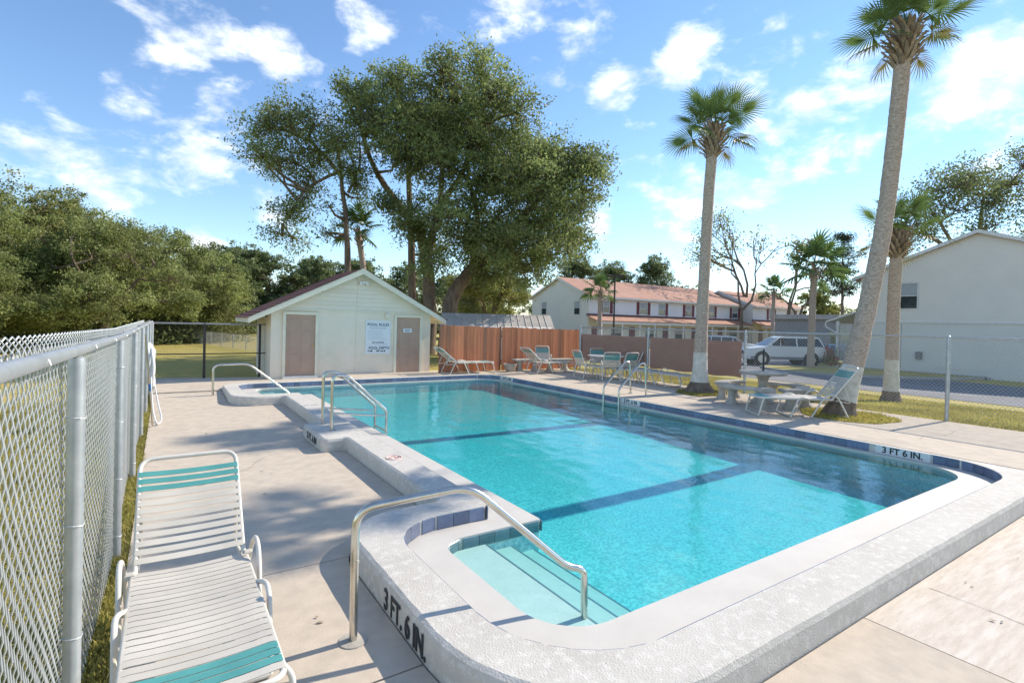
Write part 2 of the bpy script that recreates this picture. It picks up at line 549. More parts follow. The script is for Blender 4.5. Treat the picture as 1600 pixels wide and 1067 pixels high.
def rounded(corners, n=9):
    """polygon with rounded corners: (x, y, radius) -> dense ring"""
    out = []
    m = len(corners)
    for i in range(m):
        a, b, c = (Vector(corners[(i + k) % m][:2]) for k in (-1, 0, 1))
        r_ = corners[i][2]
        if r_ <= 0:
            out.append((b.x, b.y)); continue
        p0, p1 = b + (a - b).normalized() * r_, b + (c - b).normalized() * r_
        ctr = p0 + (c - b).normalized() * r_
        for k in range(n + 1):
            t = k / n * math.pi / 2
            p = ctr + (p0 - ctr) * math.cos(t) + (p1 - ctr) * math.sin(t)
            out.append((p.x, p.y))
    return out


def densify(P, step):
    out = []
    for i in range(len(P)):
        a, b = Vector(P[i]), Vector(P[(i + 1) % len(P)])
        k = max(1, int((b - a).length / step))
        out += [tuple(a.lerp(b, j / k)) for j in range(k)]
    return out


def offset(P, d):
    """moves a counter clockwise ring inwards by d"""
    out = []
    m = len(P)
    for i in range(m):
        a, b, c = Vector(P[i - 1]), Vector(P[i]), Vector(P[(i + 1) % m])
        e0, e1 = (b - a), (c - b)
        if e0.length < 1e-6: e0 = e1
        if e1.length < 1e-6: e1 = e0
        e0, e1 = e0.normalized(), e1.normalized()
        nn = Vector((-e0.y - e1.y, e0.x + e1.x))
        if nn.length < 1e-6: nn = Vector((-e0.y, e0.x))
        nn.normalize()
        k = max(0.5, nn.dot(Vector((-e0.y, e0.x))))
        out.append((b.x + nn.x * d / k, b.y + nn.y * d / k))
    return out


def ccw(P):
    a = sum(P[i - 1][0] * P[i][1] - P[i][0] * P[i - 1][1] for i in range(len(P)))
    return P if a > 0 else P[::-1]


def sheet(mb, rings, z):
    """flat polygon with holes; z is a number or a function of x, y"""
    zf = z if callable(z) else (lambda x, y: z)
    tri = tessellate_polygon([[Vector((p[0], p[1], 0)) for p in r_] for r_ in rings])
    vs = [(p[0], p[1], zf(*p)) for r_ in rings for p in r_]
    fs = []
    for t in tri:
        a, b, c = (Vector(vs[i][:2]) for i in t)
        s_ = (b - a).cross(c - a)
        if abs(s_) < 1e-10: continue
        fs.append(tuple(t) if s_ > 0 else (t[0], t[2], t[1]))
    mb.add(vs, fs)
    return mb


def wallring(mb, P, Q, z0, z1):
    """skirt between ring P at z0 and ring Q at z1"""
    m = len(P)
    mb.add([(p[0], p[1], z0) for p in P] + [(p[0], p[1], z1) for p in Q],
           [(i, (i + 1) % m, m + (i + 1) % m, m + i) for i in range(m)])
    return mb


ZC, ZL, ZW = 0.20, 0.075, 0.05          # coping, ledge, water level
O_ = ccw(rounded([(1.26, 1.60, 1.05), (9.34, 1.60, .02), (9.34, 15.35, 1.0), (1.20, 15.35, .62), (1.20, 12.52, .62), (2.25, 12.52, .06),
                  (2.25, 9.10, .05), (1.92, 9.10, .10), (1.92, 7.76, .10), (2.25, 7.76, .05), (2.25, 4.62, .06), (1.26, 4.62, .55)]))
C_ = ccw(rounded([(1.59, 1.94, .77), (9.22, 1.94, .80), (9.22, 15.0, .80), (1.54, 15.0, .42), (1.54, 12.86, .42), (2.62, 12.86, .03),
                  (2.62, 4.24, .10), (1.59, 4.24, .48)]))
L_ = ccw(rounded([(1.96, 2.38, .42), (9.10, 2.38, .62), (9.10, 14.88, .65), (1.95, 14.88, .2), (1.95, 13.40, .2), (3.03, 13.40, .03),
                  (3.03, 3.98, .02), (1.96, 3.98, .22)]))

# ------------------------------------------------------------------ ground


def ground_z(x, y):
    lerp = lambda v, P: P[0][1] if v <= P[0][0] else next((a[1] + (b[1] - a[1]) * (v - a[0]) / (b[0] - a[0]) for a, b in zip(P, P[1:]) if v <= b[0]), P[-1][1])
    left = lerp(x, [(-12, -.15), (-.3, -.035), (12.2, -.035), (13.0, .18), (13.4, .18), (22.4, -.32), (27, -.50)])
    right = lerp(x, [(-12, -.15), (-.3, -.035), (5, .05), (9, .17), (13.4, .18), (22.4, -.32), (27, -.50)])
    k = min(1, max(0, (y - 15.9) / 2.5))
    return left * (1 - k) + right * k


gx = [-1500, -400, -120, -50, -25, -12, -6, -3, -1.5, -.3, .5, 1.3, 1.75, 5, 9.0, 9.6, 12.2, 12.6, 13.0, 13.4, 16, 19, 22.4, 24.7, 27, 32, 45, 70, 120, 250, 600, 1800]
gy = [-800, -200, -60, -20, -8, -3, 0, 1.75, 2.2, 6, 10, 14.5, 15.0, 15.9, 16.7, 17.5, 18.4, 22, 28, 36, 48, 70, 120, 250, 600, 1800]
gm = MB()
vs = [(x, y, ground_z(x, y)) for y in gy for x in gx]
fs = []
for j in range(len(gy) - 1):
    for i in range(len(gx) - 1):
        if gx[i] >= 1.75 and gx[i + 1] <= 9.0 and gy[j] >= 1.75 and gy[j + 1] <= 15.0:
            continue                                 # the pool is dug here
        k = j * len(gx) + i
        fs.append((k, k + 1, k + len(gx) + 1, k + len(gx)))
gm.add(vs, fs)
gm.build('ground', M['lawn'], kind='structure', label='yellow green lawn around the pool enclosure and the buildings')

# ------------------------------------------------------------------ pool deck, cast in slabs with open joints
deck = thing('pool_deck', 'sunlit beige concrete deck around the pool', 'deck', kind='structure')


def deckz(x, y):
    return 0.13 * min(1, max(0, (y - 12.6) / 3.2))


def slab(poly, z, m, edge=0.12, hole=None):
    P = ccw(poly)
    mb = MB()
    sheet(mb, [P] + ([hole] if hole else []), z)
    zf = z if callable(z) else (lambda x, y: z)
    n = len(P)
    mb.add([(p[0], p[1], zf(*p) - edge) for p in P] + [(p[0], p[1], zf(*p)) for p in P],
           [(i, (i + 1) % n, n + (i + 1) % n, n + i) for i in range(n)])
    mb.build('slab', m, deck)


def cut_ring(P, ylo, yhi):
    """the left hand run of a ring between two y values, going down"""
    pts = [p for p in P if p[0] < 4.0 and ylo <= p[1] <= yhi]
    return pts


Oin = offset(O_, -.011)                   # an open joint round the coping
leftrun = [p for p in Oin if p[0] < 3.0 and 2.7 < p[1] < 14.7]
# order the run from the near end to the far end as met along the ring (ring is counter clockwise: far to near on this side)
leftrun = leftrun[::-1] if leftrun[0][1] > leftrun[-1][1] else leftrun
G = .005


def left_slab(y0, y1, x0=-.215):
    run = [p for p in leftrun if y0 + G < p[1] < y1 - G]
    def xat(y):
        best = min(leftrun, key=lambda p: abs(p[1] - y))
        for a, b in zip(leftrun, leftrun[1:]):
            if min(a[1], b[1]) <= y <= max(a[1], b[1]) and abs(a[1] - b[1]) > 1e-6:
                return a[0] + (b[0] - a[0]) * (y - a[1]) / (b[1] - a[1])
        return best[0]
    poly = [(x0, y0 + G), (xat(y0 + G), y0 + G)] + run + [(xat(y1 - G), y1 - G), (x0, y1 - G)]
    if y1 > 12.6:                          # split so that the slope has points to bend at
        z = deckz
    else:
        z = 0.0
    slab(poly, z, M['deck'])


left_slab(2.71, 4.27)
left_slab(4.27, 8.40)
left_slab(8.40, 12.55)
left_slab(12.55, 14.69)
nearcut = [p for p in Oin if p[1] <= 2.72 and p[0] < 2.4 or (p[1] < 1.75 and p[0] < 9.3)]
nearcut = sorted(nearcut, key=lambda p: math.atan2(p[1] - 2.9, p[0] - 2.6) % (2 * math.pi))
nearcut = [p for p in nearcut if p[0] <= 4.0]
slab([(-.215, 2.70), (-.215, -3), (4.0 - G, -3), (4.0 - G, 1.592)] + [p for p in nearcut[::-1] if p[0] < 3.9] + [(nearcut[0][0], 2.70)], 0.0, M['deck'])
for x0, x1 in ((4.0, 7.6), (7.6, 11.2), (11.2, 14.8)):
    slab([(x0 + G, -3), (x1 - G, -3), (x1 - G, 1.592), (x0 + G, 1.592)], 0.0, M['deck_front'])
# behind the pool on the left, up to the pool house
slab([(-.215, 14.70), (1.18, 14.70), (1.5, 15.1), (2.2, 15.36), (4.6, 15.36), (4.6, 16.75), (-.215, 18.0)], lambda x, y: .115 + .01 * min(1, max(0, (y - 14.7))), M['deck'])
# raised deck behind and to the right of the pool
slab([(4.6, 15.36), (8.3, 15.36), (8.3, 16.75), (4.6, 16.75)], ZC, M['deck'], edge=.2)
rc = [p for p in Oin if p[0] > 8.2]
rc = [p for p in O_ if p[0] > 8.3 and p[1] > 14.2]
rc = sorted(rc, key=lambda p: math.atan2(p[1] - 14.35, p[0] - 8.34))
slab([(9.35, 8.9), (12.99, 8.9), (12.99, 16.0), (8.3 + G, 16.0), (8.3 + G, 15.36)] + [(p[0] + .006, p[1] + .006) for p in rc[::-1]], ZC, M['deck'], edge=.2)
PB = [(11.15, 8.15), (12.55, 8.15), (12.55, 8.88), (11.15, 8.88)]
slab([(9.35, 5.6), (11.2 - G, 5.6), (11.2 - G, 8.9 - 2 * G), (9.35, 8.9 - 2 * G)], ZC, M['deck'], edge=.2)
slab([(11.2 + G, 5.6), (12.99, 5.6), (12.99, 8.9 - 2 * G), (11.2 + G, 8.9 - 2 * G)], ZC, M['deck'], edge=.2)
slab([(9.35, 1.60), (11.2 - G, 1.60), (11.2 - G, 5.6 - 2 * G), (9.35, 5.6 - 2 * G)], ZC, M['deck'], edge=.25)
slab([(11.2 + G, 1.60), (12.99, 1.60), (12.99, 5.6 - 2 * G), (11.2 + G, 5.6 - 2 * G)], ZC, M['deck'], edge=.25)
slab([(9.35, -3), (12.99, -3), (12.99, -2.9), (9.35, -2.9)], -.01, M['deck'])

# ------------------------------------------------------------------ pool shell
pool = thing('swimming_pool', 'raised white swimming pool with blue tile band', 'swimming pool', (0, 0, 0), kind='structure')
Od = densify(O_, .12)
Cd = densify(C_, .15)
cp = MB()
jr = random.Random(3)
rough = lambda P, a: [(p[0] + jr.uniform(-a, a), p[1] + jr.uniform(-a, a)) for p in P]
r0, r1, r2_, r3 = Od, rough(offset(Od, .003), .003), rough(offset(Od, .016), .003), rough(offset(Od, .042), .004)
wallring(cp, r0, r1, -.06, .150)
wallring(cp, r1, r2_, .150, .186)
wallring(cp, r2_, r3, .186, ZC + .001)
sheet(cp, [r3, Cd[::-1]], ZC + .001)
wallring(cp, Cd[::-1], Cd[::-1], ZL - .02, ZC + .001)
co_ = cp.build('coping', M['coping'], pool, smooth=40)
lg = MB()
Ld = densify(L_, .25)
sheet(lg, [offset(Cd, -.02), Ld[::-1]], ZL)
wallring(lg, Ld[::-1], Ld[::-1], -.05, ZL)
lg.build('ledge', M['ledge'], pool, smooth=30)
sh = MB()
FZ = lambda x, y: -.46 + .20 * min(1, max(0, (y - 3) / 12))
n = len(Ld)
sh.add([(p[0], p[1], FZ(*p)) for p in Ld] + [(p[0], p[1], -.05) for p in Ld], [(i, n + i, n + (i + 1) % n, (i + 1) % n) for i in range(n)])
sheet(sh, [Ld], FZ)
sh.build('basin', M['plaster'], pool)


def inside(P, x, y):
    c = False
    for i in range(len(P)):
        (x0, y0), (x1, y1) = P[i - 1], P[i]
        if (y0 > y) != (y1 > y) and x < (x1 - x0) * (y - y0) / (y1 - y0) + x0:
            c = not c
    return c


# entry steps in both bays
for ya, yb in ((2.36, 4.0), (13.38, 14.9)):
    for x0, x1, z in ((1.94, 2.42, -.03), (2.42, 2.70, -.11), (2.70, 2.96, -.20)):
        mb = MB().b2(x0, x1, ya + .002, yb - .002, -.48, z)
        st = mb.build('step', M['step'], pool)
        MB().b2(x1 - .012, x1 + .004, ya + .03, yb - .03, z - .02, z + .002).build('step_edge', M['tile_sea'], st)


# ------------------------------------------------------------------ tile band, one object per tile
tile_me = MB().box((0, 0, 0), (.158, .012, .118), ch=.003).mesh('tile', M['tile'])
sea_me = MB().box((0, 0, 0), (.158, .012, .10), ch=.003).mesh('tile', M['tile_sea'])


def along(P, pitch):
    """points at equal steps along a closed ring with the inward direction"""
    segs = []
    s_ = 0
    for i in range(len(P)):
        a, b = Vector(P[i]), Vector(P[(i + 1) % len(P)])
        segs.append((s_, a, b)); s_ += (b - a).length
    k = int(s_ / pitch)
    out = []
    j = 0
    for i in range(k):
        q = (i + .5) * s_ / k
        while j + 1 < len(segs) and segs[j + 1][0] <= q: j += 1
        t, a, b = segs[j]
        if (b - a).length < 1e-6: continue
        e = (b - a).normalized()
        p = a + e * (q - t)
        out.append((p, math.atan2(e.y, e.x), Vector((-e.y, e.x))))
    return out


def on_marker(p):
    return (p.x > 9.1 and (2.86 < p.y < 3.60 or 8.40 < p.y < 9.0 or 13.70 < p.y < 14.42))


for p, a, nn in along(C_, .163):
    if on_marker(p): continue
    if p.y < 2.75 and p.x < 8.0: continue            # the band facing away from the near walk is joined below
    if p.x < 3.0 and 4.35 < p.y < 12.8: continue
    inst('tile', tile_me, pool, (p.x + nn.x * .004, p.y + nn.y * .004, (ZC + ZL) / 2), (0, 0, a))
back = MB()
for p, a, nn in along(C_, .163):
    if (p.y < 2.75 and p.x < 8.0) or (p.x < 3.0 and 4.35 < p.y < 12.8):
        back.box((p.x + nn.x * .004, p.y + nn.y * .004, (ZC + ZL) / 2), (.158, .012, .118), a)
back.build('rear_tile_band', M['tile'], pool, kind='stuff')
for p, a, nn in along(L_, .163):
    if (p.x < 3.06 and p.y < 4.1 and (p.y > 3.7 or p.x < 2.05)):
        inst('tile', sea_me, pool, (p.x + nn.x * .004, p.y + nn.y * .004, ZL - .062), (0, 0, a))

# ------------------------------------------------------------------ lettering


def text_mesh(body, size, m, depth=.0015, sx=1.0, align='CENTER'):
    cu = bpy.data.curves.new('lettering', 'FONT')
    cu.body = body
    cu.size = size
    cu.align_x = align
    cu.align_y = 'CENTER'
    cu.extrude = depth
    cu.offset = size * .022
    o = bpy.data.objects.new('lettering', cu)
    COL.objects.link(o)
    bpy.context.view_layer.update()
    me = bpy.data.meshes.new_from_object(o)
    bpy.data.objects.remove(o)
    bpy.data.curves.remove(cu)
    me.materials.clear()
    me.materials.append(m)
    if sx != 1.0:
        me.transform(Matrix.Diagonal((sx, 1, 1, 1)))
    return me


def place_text(body, size, m, parent, loc, x_dir, y_dir, sx=1.0, bold=0.0):
    me = text_mesh(body, size, m, sx=sx)
    if bold:                                          # thicken the stroke
        me.transform(Matrix.Identity(4))
    o = bpy.data.objects.new('lettering', me)
    COL.objects.link(o)
    x_dir, y_dir = Vector(x_dir).normalized(), Vector(y_dir).normalized()
    z_dir = x_dir.cross(y_dir)
    mw = Matrix(((x_dir.x, y_dir.x, z_dir.x, loc[0]), (x_dir.y, y_dir.y, z_dir.y, loc[1]), (x_dir.z, y_dir.z, z_dir.z, loc[2]), (0, 0, 0, 1)))
    o.parent = parent
    if parent is not None and parent.type == 'EMPTY':
        mw = Matrix.Translation(-parent.location) @ mw
    o.matrix_local = mw
    return o


# depth markers on the tile band (right side faces the pool, towards -x)
for yc, ln, body in ((3.23, .70, '3 FT 6 IN.'), (8.70, .56, '5 FT. 6 IN'), (14.06, .66, '5 FT. 6 IN')):
    pl = MB().b2(9.208, 9.219, yc - ln / 2, yc + ln / 2, ZL + .002, ZC - .002).build('marker_plate', M['marker'], pool)
    for k in range(1, 5):
        MB().b2(9.2065, 9.209, yc - ln / 2 + ln * k / 5 - .002, yc - ln / 2 + ln * k / 5 + .002, ZL + .006, ZC - .006).build('grout_line', M['grout'], pl)
    place_text(body, .128, M['black'], pl, (9.2055, yc, (ZL + ZC) / 2), (0, -1, 0), (0, 0, 1), sx=ln / .70 * .98)
# stencil on the outer faces
place_text('3 FT. 6 IN.', .195, M['black'], pool, (1.2565, 3.03, .075), (0, -1, 0), (0, 0, 1), sx=.80)
place_text('5 FT. 6 IN', .15, M['black'], pool, (1.917, 8.42, .085), (0, -1, 0), (0, 0, 1), sx=1.0)
place_text('5 FT. 6 IN', .13, M['sign_pale'], pool, (2.43, 10.9, ZC + .004), (1, 0, 0), (0, 1, 0), sx=.6)
nd = MB()
nd.tube([(2.44 + .095 * math.cos(a * math.pi / 12), 6.30 + .095 * math.sin(a * math.pi / 12), ZC + .002) for a in range(24)], .010, 4, closed=True)
nd.tube([(2.38, 6.24, ZC + .002), (2.50, 6.36, ZC + .002)], .009, 4)
nd.tube([(2.39, 6.31, ZC + .002), (2.45, 6.30, ZC + .002), (2.50, 6.27, ZC + .002)], .012, 4)
nd.build('no_diving_mark', M['faded_red'], pool)

# ------------------------------------------------------------------ water: gently rippled surface, absorbing body
xs = np.arange(1.60, 9.20, .045); ys = np.arange(2.05, 14.99, .045)
X, Y = np.meshgrid(xs, ys)
rg = np.random.default_rng(5)
Zw = np.zeros_like(X)
for i in range(40):
    lam = float(np.exp(rg.uniform(math.log(.16), math.log(.9))))
    a = rg.uniform(0, 2 * math.pi)
    k = 2 * math.pi / lam
    Zw += .0007 * lam * np.sin(k * (X * math.cos(a) + Y * math.sin(a)) + rg.uniform(0, 6.28))
vsw = np.stack([X, Y, Zw + ZW], -1).reshape(-1, 3)
ny, nx = X.shape
idx = np.arange(ny * nx).reshape(ny, nx)
Lbig = offset(Ld, -.10)
fsw = []
for j in range(ny - 1):
    y = ys[j] + .02
    edge_row = y < 4.2 or y > 13.2
    for i in range(nx - 1):
        x = xs[i] + .02
        if 3.1 < x < 8.3 and 3.1 < y < 14.0 or inside(Lbig, x, y):
            fsw.append((idx[j, i], idx[j, i + 1], idx[j + 1, i + 1], idx[j + 1, i]))
wm = bpy.data.materials.new('pool_water')
wm.use_nodes = True
t = wm.node_tree
t.nodes.clear()
out = t.nodes.new('ShaderNodeOutputMaterial')
lw = t.nodes.new('ShaderNodeLayerWeight'); lw.inputs['Blend'].default_value = .5
pw = t.nodes.new('ShaderNodeMath'); pw.operation = 'POWER'; pw.inputs[1].default_value = 5
t.links.new(lw.outputs['Facing'], pw.inputs[0])
fr = t.nodes.new('ShaderNodeMath'); fr.operation = 'MULTIPLY_ADD'; fr.inputs[1].default_value = .98; fr.inputs[2].default_value = .02
t.links.new(pw.outputs[0], fr.inputs[0])
nz = t.nodes.new('ShaderNodeTexNoise'); nz.inputs['Scale'].default_value = 20; nz.inputs['Detail'].default_value = 3
g = t.nodes.new('ShaderNodeNewGeometry')
t.links.new(g.outputs['Position'], nz.inputs['Vector'])
bp = t.nodes.new('ShaderNodeBump'); bp.inputs['Strength'].default_value = .32; bp.inputs['Distance'].default_value = .006
t.links.new(nz.outputs['Fac'], bp.inputs['Height'])
gl = t.nodes.new('ShaderNodeBsdfGlossy'); gl.inputs['Roughness'].default_value = .015
tr = t.nodes.new('ShaderNodeBsdfTransparent'); tr.inputs['Color'].default_value = (.93, .985, .99, 1)
ms = t.nodes.new('ShaderNodeMixShader')
t.links.new(bp.outputs[0], lw.inputs['Normal']); t.links.new(bp.outputs[0], gl.inputs['Normal'])
t.links.new(fr.outputs[0], ms.inputs[0]); t.links.new(tr.outputs[0], ms.inputs[1]); t.links.new(gl.outputs[0], ms.inputs[2])
va = t.nodes.new('ShaderNodeVolumeAbsorption')
va.inputs['Color'].default_value = (.10, .80, .825, 1)
va.inputs['Density'].default_value = 1.15
t.links.new(ms.outputs[0], out.inputs[0]); t.links.new(va.outputs[0], out.inputs[1])
wmb = MB()
wmb.v = [tuple(p) for p in vsw.tolist()]
wmb.f = [tuple(int(q) for q in f_) for f_ in fsw]
wat = wmb.build('pool_water', wm, kind='structure', smooth=60, label='clear turquoise pool water with small ripples')

# ------------------------------------------------------------------ chain link fences


def weave(mb, P0, P1, z0, z1, w=.036, h=.036, r=.0022, n=4, bulge=.006, top=.0):
    """interlocked zigzag pickets from P0 to P1 (ground points), z0..z1"""
    a, b = Vector((P0[0], P0[1], 0)), Vector((P1[0], P1[1], 0))
    e = (b - a).normalized()
    nr = Vector((-e.y, e.x, 0))
    L = (b - a).length
    cols = int(L / w)
    rows = int((z1 - z0) / h)
    zz = z0 + h * np.arange(rows + 1)
    V = []
    F = []
    for k in range(cols):
        j = np.arange(rows + 1)
        s_ = (j + k) % 2
        off = w * (k + s_ * 1.0)
        bl = np.where(s_ == 0, -bulge, bulge)
        pts = np.stack([a.x + e.x * off + nr.x * bl, a.y + e.y * off + nr.y * bl, zz], -1)
        t = np.gradient(pts, axis=0)
        t /= np.linalg.norm(t, axis=1)[:, None]
        n0 = np.cross(t, np.array([nr.x, nr.y, 0.0])); n0 /= np.linalg.norm(n0, axis=1)[:, None]
        n1 = np.cross(t, n0)
        ang = np.arange(n) * 2 * np.pi / n
        ring = pts[:, None, :] + r * (n0[:, None, :] * np.cos(ang)[None, :, None] + n1[:, None, :] * np.sin(ang)[None, :, None])
        base = len(V) * (rows + 1) * n
        V.append(ring.reshape(-1, 3))
        i = np.arange(rows)[:, None] * n
        q = np.arange(n)[None, :]
        f = np.stack([base + i + q, base + i + (q + 1) % n, base + i + n + (q + 1) % n, base + i + n + q], -1)
        F.append(f.reshape(-1, 4))
    V = np.concatenate(V); F = np.concatenate(F)
    return V, F


def quick_mesh(name, V, F, m, parent=None, smooth=False, **kw):
    me = bpy.data.meshes.new(name)
    k = F.shape[1]
    me.vertices.add(len(V)); me.vertices.foreach_set('co', np.asarray(V, dtype=np.float32).ravel())
    me.loops.add(F.size); me.loops.foreach_set('vertex_index', F.astype(np.int32).ravel())
    me.polygons.add(len(F)); me.polygons.foreach_set('loop_start', np.arange(0, F.size, k, dtype=np.int32))
    me.update(calc_edges=True)
    if smooth: me.polygons.foreach_set('use_smooth', [True] * len(F))
    me.materials.append(m)
    o = bpy.data.objects.new(name, me)
    COL.objects.link(o)
    if parent is not None:
        o.parent = parent
        o.matrix_parent_inverse = (Matrix.Translation(parent.location) @ parent.rotation_euler.to_matrix().to_4x4()).inverted()
    if kw: tag(o, **kw)
    return o


# left fence, close to the camera
FX = -.31
lf = thing('chain_link_fence', 'tall galvanised chain link fence running close along the left edge of the deck', 'fence', (FX, 8, 0))
for i, y in enumerate((.35, 2.76, 5.23, 7.70, 10.2, 12.65, 15.1, 17.5)):
    rr = .031 if i < 7 else .04
    tp_ = max(0, (5.2 - y) / 3.6) * .055
    mb = MB().lathe([(rr, -.05), (rr, 1.735 + tp_), (rr * .9, 1.755 + tp_), (rr * .35, 1.765 + tp_)], (FX + .012, y, -.03), 16)
    po = mb.build('post', M['galv'], lf, smooth=40, world=True)
    for z in (.16, .62, 1.08, 1.52):
        tb = MB().tube([(FX + .012 + (rr + .003) * math.cos(a * .5236), y + (rr + .003) * math.sin(a * .5236), z + .004 * math.sin(a)) for a in range(12)], .0022, 4, closed=True)
        tb.tube([(FX + .046, y - .003, z), (FX - .02, y + .05, z + .012), (FX - .026, y + .058, z + .02)], .002, 4)
        o = tb.build('tie_wire', M['wire'], po)
mb = MB().tube([(FX + .012, .2, 1.835), (FX + .012, 1.6, 1.812), (FX + .012, 3.2, 1.785), (FX + .012, 5.2, 1.757), (FX + .012, 11, 1.744), (FX + .012, 17.5, 1.74)], .0225, 14)
for y in (6.4, 12.6):
    mb.tube([(FX + .012, y - .07, 1.741), (FX + .012, y + .07, 1.741)], .0245, 14)
mb.build('top_rail', M['galv'], lf, smooth=40, world=True)
tb = MB()
for y in np.arange(.75, 17.4, 1.23):
    tb.tube([(FX + .012 + .026 * math.cos(a * .6283), y + .012 * math.sin(a * .3), 1.747 + .055 * max(0, (5.2 - y) / 3.6) + .026 * math.sin(a * .6283)) for a in range(10)], .002, 4, closed=True)
tb.build('rail_tie', M['wire'], lf, world=True, kind='stuff')
V, F = weave(None, (FX - .025, .25), (FX - .025, 17.5), -.02, 1.80, r=.0026)
jz = np.random.default_rng(2)
V[:, 2] *= 1 + .034 * np.clip((5.2 - V[:, 1]) / 3.6, 0, 1.4)
V[:, 0] += .010 * np.sin(V[:, 1] * 3.1) * np.sin(V[:, 2] * 2.2) + .012 * np.sin(V[:, 1] * 1.3 + 1)
quick_mesh('wire_mesh', V, F, M['wire'], lf, smooth=True, kind='stuff')
# twisted barbs along the top selvage
tb = MB()
k = 0
y = .25
while y < 12.0:
    u_ = .055 * max(0, (5.2 - y) / 3.6)
    for s_ in (-1, 1):
        tb.tube([(FX - .025, y, 1.765 + u_), (FX - .025 + s_ * .005, y + s_ * .004, 1.79 + u_), (FX - .025 - s_ * .004, y - s_ * .006, 1.812 + u_), (FX - .025 + s_ * .004, y + s_ * .014, 1.83 + u_)], .0022, 4)
    y += .072
tb.build('barb', M['wire'], lf, world=True, kind='stuff')

# short return fence between the left fence and the pool house
bf = thing('chain_link_fence', 'dark chain link fence with middle rail between the left fence and the pool house', 'fence', (1.1, 17.6, .1))
BY = 17.55
for x in (.96, 2.42):
    MB().lathe([(.034, 0), (.034, 1.64), (.012, 1.67)], (x, BY, .06), 10).build('post', M['dark_metal'], bf, smooth=40, world=True)
for z, r_ in ((1.70, .024), (.83, .016)):
    MB().tube([(FX + .03, BY, z), (2.60, BY, z)], r_, 8).build('rail', M['dark_metal'] if z < 1 else M['galv'], bf, smooth=40, world=True)
V, F = weave(None, (FX + .03, BY - .03), (2.6, BY - .03), .10, 1.76, r=.003, n=3)
quick_mesh('wire_mesh', V, F, M['dark_metal'], bf, kind='stuff')

# low fence far back on the lawn
ff = thing('chain_link_fence', 'low grey chain link fence far back across the lawn', 'fence', (2.3, 40, -.15))
A0, A1 = Vector((.72, 47.7, -.15)), Vector((4.3, 31.0, -.15))
for i in range(9):
    p = A0.lerp(A1, i / 8)
    MB().lathe([(.03, 0), (.03, 1.06)], (p.x, p.y, -.15), 8).build('post', M['galv'], ff, world=True)
MB().tube([A0 + Vector((0, 0, 1.03)), A1 + Vector((0, 0, 1.03))], .022, 6).build('top_rail', M['galv'], ff, world=True)
V, F = weave(None, A0, A1, -.12, .9, w=.05, h=.05, r=.004, n=3)
quick_mesh('wire_mesh', V, F, M['galv'], ff, kind='stuff')

# right fence along the deck edge
RX = 13.02
rf = thing('chain_link_fence', 'galvanised chain link fence along the right edge of the deck', 'fence', (RX, 6, .18))
for y in (-.6, 3.83, 8.2, 11.6, 14.9):
    po = MB().lathe([(.036, 0), (.036, 1.72), (.03, 1.75), (.01, 1.765)], (RX, y, .14), 12).build('post', M['galv'], rf, smooth=40, world=True)
    for z in (.55, 1.0, 1.45, 1.72):
        o = MB().tube([(RX + .039 * math.cos(a * .5236), y + .039 * math.sin(a * .5236), z) for a in range(12)], .005, 4, closed=True).build('tie_wire', M['wire'], po)
MB().tube([(RX, -2.5, 1.875), (RX, 6, 1.865), (RX, 14.9, 1.84)], .024, 10).build('top_rail', M['galv'], rf, smooth=40, world=True)
V, F = weave(None, (RX + .03, -2.5), (RX + .03, 14.9), .21, 1.86, r=.0038, n=3)
quick_mesh('wire_mesh', V, F, M['wire'], rf, kind='stuff')
ps = thing('privacy_screen', 'long brown fabric privacy screen hung behind the right chain link fence', 'screen', (RX + .08, 11.5, .5))
for y0, y1 in ((8.35, 11.57), (11.63, 14.95)):
    mb = MB()
    nseg = 14
    for side in (0, .006):
        pass
    top = [(y0 + (y1 - y0) * i / nseg, 1.60 - .018 * math.sin(math.pi * ((i * 2.0 / nseg) % 1))) for i in range(nseg + 1)]
    bot = [(y0 + (y1 - y0) * i / nseg, .60 + .02 * math.sin(i * 1.3)) for i in range(nseg + 1)]
    vs = [(RX + .07, a, b) for a, b in top] + [(RX + .07, a, b) for a, b in bot] + [(RX + .074, a, b) for a, b in top] + [(RX + .074, a, b) for a, b in bot]
    m_ = nseg + 1
    fs = []
    for i in range(nseg):
        fs += [(i, i + 1, m_ + i + 1, m_ + i), (2 * m_ + i + 1, 2 * m_ + i, 3 * m_ + i, 3 * m_ + i + 1)]
    mb.add(vs, fs)
    pn = mb.build('fabric_panel', M['screen'], ps, world=True)

# ------------------------------------------------------------------ red wooden fence, plank by plank
WY = 15.98
wf = thing('wooden_fence', 'red stained board fence between the pool house and the chain link fence', 'fence', (10.3, WY, ZC))
wx = 7.72
i = 0
pr = random.Random(11)
while wx < 13.88:
    w_ = pr.uniform(.118, .142)
    if abs(wx - 10.07) < .07:
        w_ = .10
    zt = 1.82 - .11 * (wx - 7.7) / 5.3 + pr.uniform(-.012, .012) + (.02 if wx > 10.1 else 0)
    zb = ZC + pr.uniform(.0, .03)
    dp = pr.uniform(-.006, .006) + (.05 if 10.0 < wx < 10.13 else 0)
    c = .025
    m_ = M['cedar']
    if wx < 8.2 and i % 2 == 0 or 10.0 < wx < 10.13 or pr.random() < .06: m_ = M['cedar_dark']
    mb = MB().prism([(0, zb), (w_ - .006, zb), (w_ - .006, zt - c), (w_ - .006 - c, zt), (c, zt), (0, zt - c)], -.009, .009,
                    Matrix.Translation((wx, WY + dp, 0)) @ Matrix.Rotation(R(90), 4, 'X'))
    mb.build('plank', m_, wf, world=True)
    wx += w_
    i += 1
for x in (7.8, 10.07, 11.6, 12.95, 13.82):
    MB().b2(x - .045, x + .045, WY + .05, WY + .14, .0, 1.74).build('post', M['cedar_dark'], wf, world=True)
